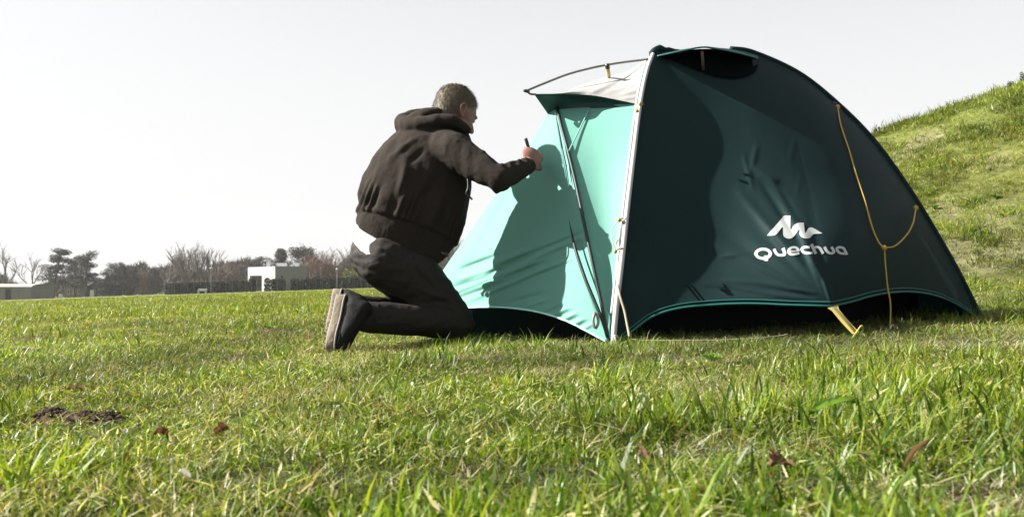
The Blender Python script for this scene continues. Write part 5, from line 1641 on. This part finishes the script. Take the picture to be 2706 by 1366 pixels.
for (u0, u1, v0, v1, Y) in ((706, 712, 692, 699, 144), (733, 757, 696, 701, 146), (776, 791, 696, 701, 146), (738, 744, 701, 706, 142), (770, 777, 700, 706, 142)):
    p = P((u0 + u1) / 2, (v0 + v1) / 2, Y); wv = (u1 - u0) / F * Y; hv = (v1 - v0) / F * Y
    V, Fc = box(p.x, p.y, (zpix(v0, Y) + ztop) / 2, wv, .9, zpix(v0, Y) - ztop + .12)
    link('roof_light', mesh('roof_light', V, Fc), GL, pav, smooth=False)

# pale shed at the left edge
sh_ = empty('shed', base(30, 150), 'long low grey shed with pale curved roof at the left edge of the meadow', 'building')
SH = mat_plain('grey_sheet', (.13, .13, .125), .6, .15, .6, .2, 6); SR = mat_plain('pale_roof_sheet', (.26, .255, .24), .5, .08, .8)
y0 = 150
xl, xr = P(-90, 744, y0).x, P(82, 744, y0).x
zg = base(20, y0).z - .5
zw = zpix(758, y0); zr = zpix(750, y0)
n = 26
for i in range(n):
    a, b = xl + (xr - xl) * i / n, xl + (xr - xl) * (i + 1) / n
    V, Fc = box((a + b) / 2, y0 + (.03 if i % 2 else 0), (zg + zw) / 2, (b - a) * .97, .1, zw - zg)
    link('wall_sheet', mesh('wall_sheet', V, Fc), SH, sh_, smooth=False)
V, Fc = box((xl + xr) / 2, y0 + 4, (zg + zw) / 2, xr - xl - .1, 7.6, zw - zg - .02); link('wall_core', mesh('wall_core', V, Fc), SH, sh_, smooth=False)
V, Fc = [], []
for k in range(9):
    a = math.pi * k / 8
    for x in (xl - .2, xr + .2): V.append(Vector((x, y0 + 4 - 4.2 * math.cos(a), zw + (zr - zw) * 1.0 * math.sin(a))))
for k in range(8): Fc.append((2 * k, 2 * k + 1, 2 * k + 3, 2 * k + 2))
link('roof', mesh('roof', V, Fc), SR, sh_)
V, Fc = box(P(22, 744, y0).x, y0 - .08, zg + 1.4, .9, .1, 1.9); link('door', mesh('door', V, Fc), DK, sh_, smooth=False)

# two gabled houses behind the pines
def house(u0, u1, ve, vr, Y, label, wall):
    a, b = P(u0, 744, Y).x, P(u1, 744, Y).x; g0 = base((u0 + u1) / 2, Y).z - .4
    r = empty('house', Vector(((a + b) / 2, Y, g0)), label, 'building')
    W_, e, rr = b - a, zpix(ve, Y) - g0, zpix(vr, Y) - g0
    V = [Vector((x, y, z)) for y in (0, 7) for x, z in ((-W_ / 2, 0), (W_ / 2, 0), (W_ / 2, e), (0, rr), (-W_ / 2, e))]
    link('wall', mesh('wall', V, [(0, 1, 2, 3, 4), (9, 8, 7, 6, 5), (0, 5, 6, 1), (1, 6, 7, 2), (4, 9, 5, 0)]), wall, r, smooth=False, world=False)
    for s in (-1, 1):
        V = [Vector((s * (W_ / 2 + .3), -.3, e - .15)), Vector((0, -.3, rr + .06)), Vector((0, 7.3, rr + .06)), Vector((s * (W_ / 2 + .3), 7.3, e - .15))]
        V += [p + Vector((0, 0, .15)) for p in V]
        link('roof', mesh('roof', V, [(0, 1, 2, 3), (7, 6, 5, 4), (0, 4, 5, 1), (1, 5, 6, 2), (2, 6, 7, 3), (3, 7, 4, 0)]), mat_plain('roof_tiles', (.12, .10, .09), .8, .2, 3), r, smooth=False, world=False)
    for k in range(3):
        V, Fc = box(-W_ / 2 + W_ * (k + 1) / 4, -.04, e * .55, W_ * .10, .08, 1.1)
        f = link('window', mesh('window', V, Fc), mat_plain('window_frame', (.5, .5, .48), .6), r, smooth=False, world=False)
        V, Fc = box(-W_ / 2 + W_ * (k + 1) / 4, -.085, e * .55, W_ * .075, .03, .9)
        link('pane', mesh('pane', V, Fc), mat_plain('dark_glass', (.03, .035, .04), .15, spec=.6), f, smooth=False, world=False)
house(168, 222, 755, 742, 186, 'pale rendered house seen between the pine trunks', mat_plain('buff_render', (.15, .135, .12), .8, .05, 1))
house(238, 284, 756, 741, 188, 'grey gabled house right of the pines beside the dark round tree', mat_plain('grey_render', (.14, .145, .145), .8, .05, 1))

# small white things at the edge of the grass
WB = mat_plain('white_paint', (.42, .42, .41), .6)
def block(u, v0, v1, wpx, Y, nm, label, cat_):
    b = base(u, Y); hh = max(.12, (v1 - v0) / F * Y); wv = wpx / F * Y
    bm = bmesh.new(); bmesh.ops.create_cube(bm, size=1); 
    bmesh.ops.scale(bm, vec=(wv, wv * .5, hh), verts=bm.verts); bmesh.ops.bevel(bm, geom=bm.edges[:], offset=min(wv, hh) * .12, segments=2, affect='EDGES')
    me = bpy.data.meshes.new(nm); bm.to_mesh(me); bm.free()
    o = link(nm, me, WB, smooth=False); o.location = b + Vector((0, 0, hh / 2)); tag(o, label, cat_)
block(160, 773, 784, 9, 140, 'sign_board', 'small white board at the foot of the left pine', 'sign')
block(243, 758, 776, 10, 165, 'gate_board', 'tall white panel between the pine trunks and the grey house', 'panel')
block(221, 784, 787, 5, 138, 'marker_stone', 'tiny white stone on the meadow edge under the pines', 'stone')
block(264, 782, 785, 8, 140, 'marker_stone', 'low white stone on the meadow edge before the grey house', 'stone')
# pale bench before the hedge
bb = base(534, 126); bench = empty('bench', bb, 'low white bench at the foot of the hedge near the left lamp post', 'bench')
for nm, c, s in (('seat', (0, 0, .42), (1.3, .4, .10)), ('leg', (-.5, 0, .18), (.14, .34, .38)), ('leg', (.5, 0, .18), (.14, .34, .38)), ('backrest', (0, .22, .62), (1.3, .05, .18))):
    V, Fc = box(*c, *s); link(nm, mesh(nm, V, Fc), WB, bench, smooth=False, world=False)

# weeds on the crest of the bank
def crest_stalk(u, v, h, label):
    best = None
    for Y in np.arange(12, 19, .1):
        p = P(u, v, float(Y)); d = abs(p.z - tz(p.x, p.y))
        if best is None or d < best[0]: best = (d, p)
    p = best[1]; r = empty('tall_weed', (p.x, p.y, tz(p.x, p.y)), label, 'weed')
    V, Fc = tube([Vector((0, 0, -.03)), Vector((.01, 0, h * .5)), Vector((-.01, 0, h))], [.014, .011, .004], 6); link('stem', mesh('stem', V, Fc), BARK, r, world=False)
    for k in range(7):
        a = k * 2.4; z = h * (.3 + .09 * k); 
        V, Fc = [], []; clump(V, Fc, Vector((math.cos(a) * .03, math.sin(a) * .03, z)), .035, 8, .05, rn)
        link('leaf', mesh('leaf', V, Fc), YEW, r, world=False)
crest_stalk(2318, 345, .16, 'short dark weed stalk on the crest of the bank, next to the tent')
crest_stalk(2672, 232, .12, 'bushy dark weed on the crest of the bank at the far right')
crest_stalk(2703, 225, .22, 'tall dark weed on the crest at the right picture edge')
crest_stalk(2560, 272, .08, 'tiny weed on the crest of the bank, left of the bushy one')

# thin spring haze over the whole meadow
V, Fc = box(0, 224, 8, 812, 466, 46)
hz_ = link('haze', mesh('haze', V, Fc), None, None, smooth=False)
m, N, L = newmat('haze')
o_ = N.new('ShaderNodeOutputMaterial'); v_ = N.new('ShaderNodeVolumePrincipled')
v_.inputs['Color'].default_value = (.92, .93, .95, 1); v_.inputs['Density'].default_value = .00022; v_.inputs['Anisotropy'].default_value = .2
L.new(v_.outputs[0], o_.inputs['Volume'])
hz_.data.materials.append(m)
tag(hz_, kind='stuff'); hz_['label'] = 'thin pale haze lying over the meadow and far trees'
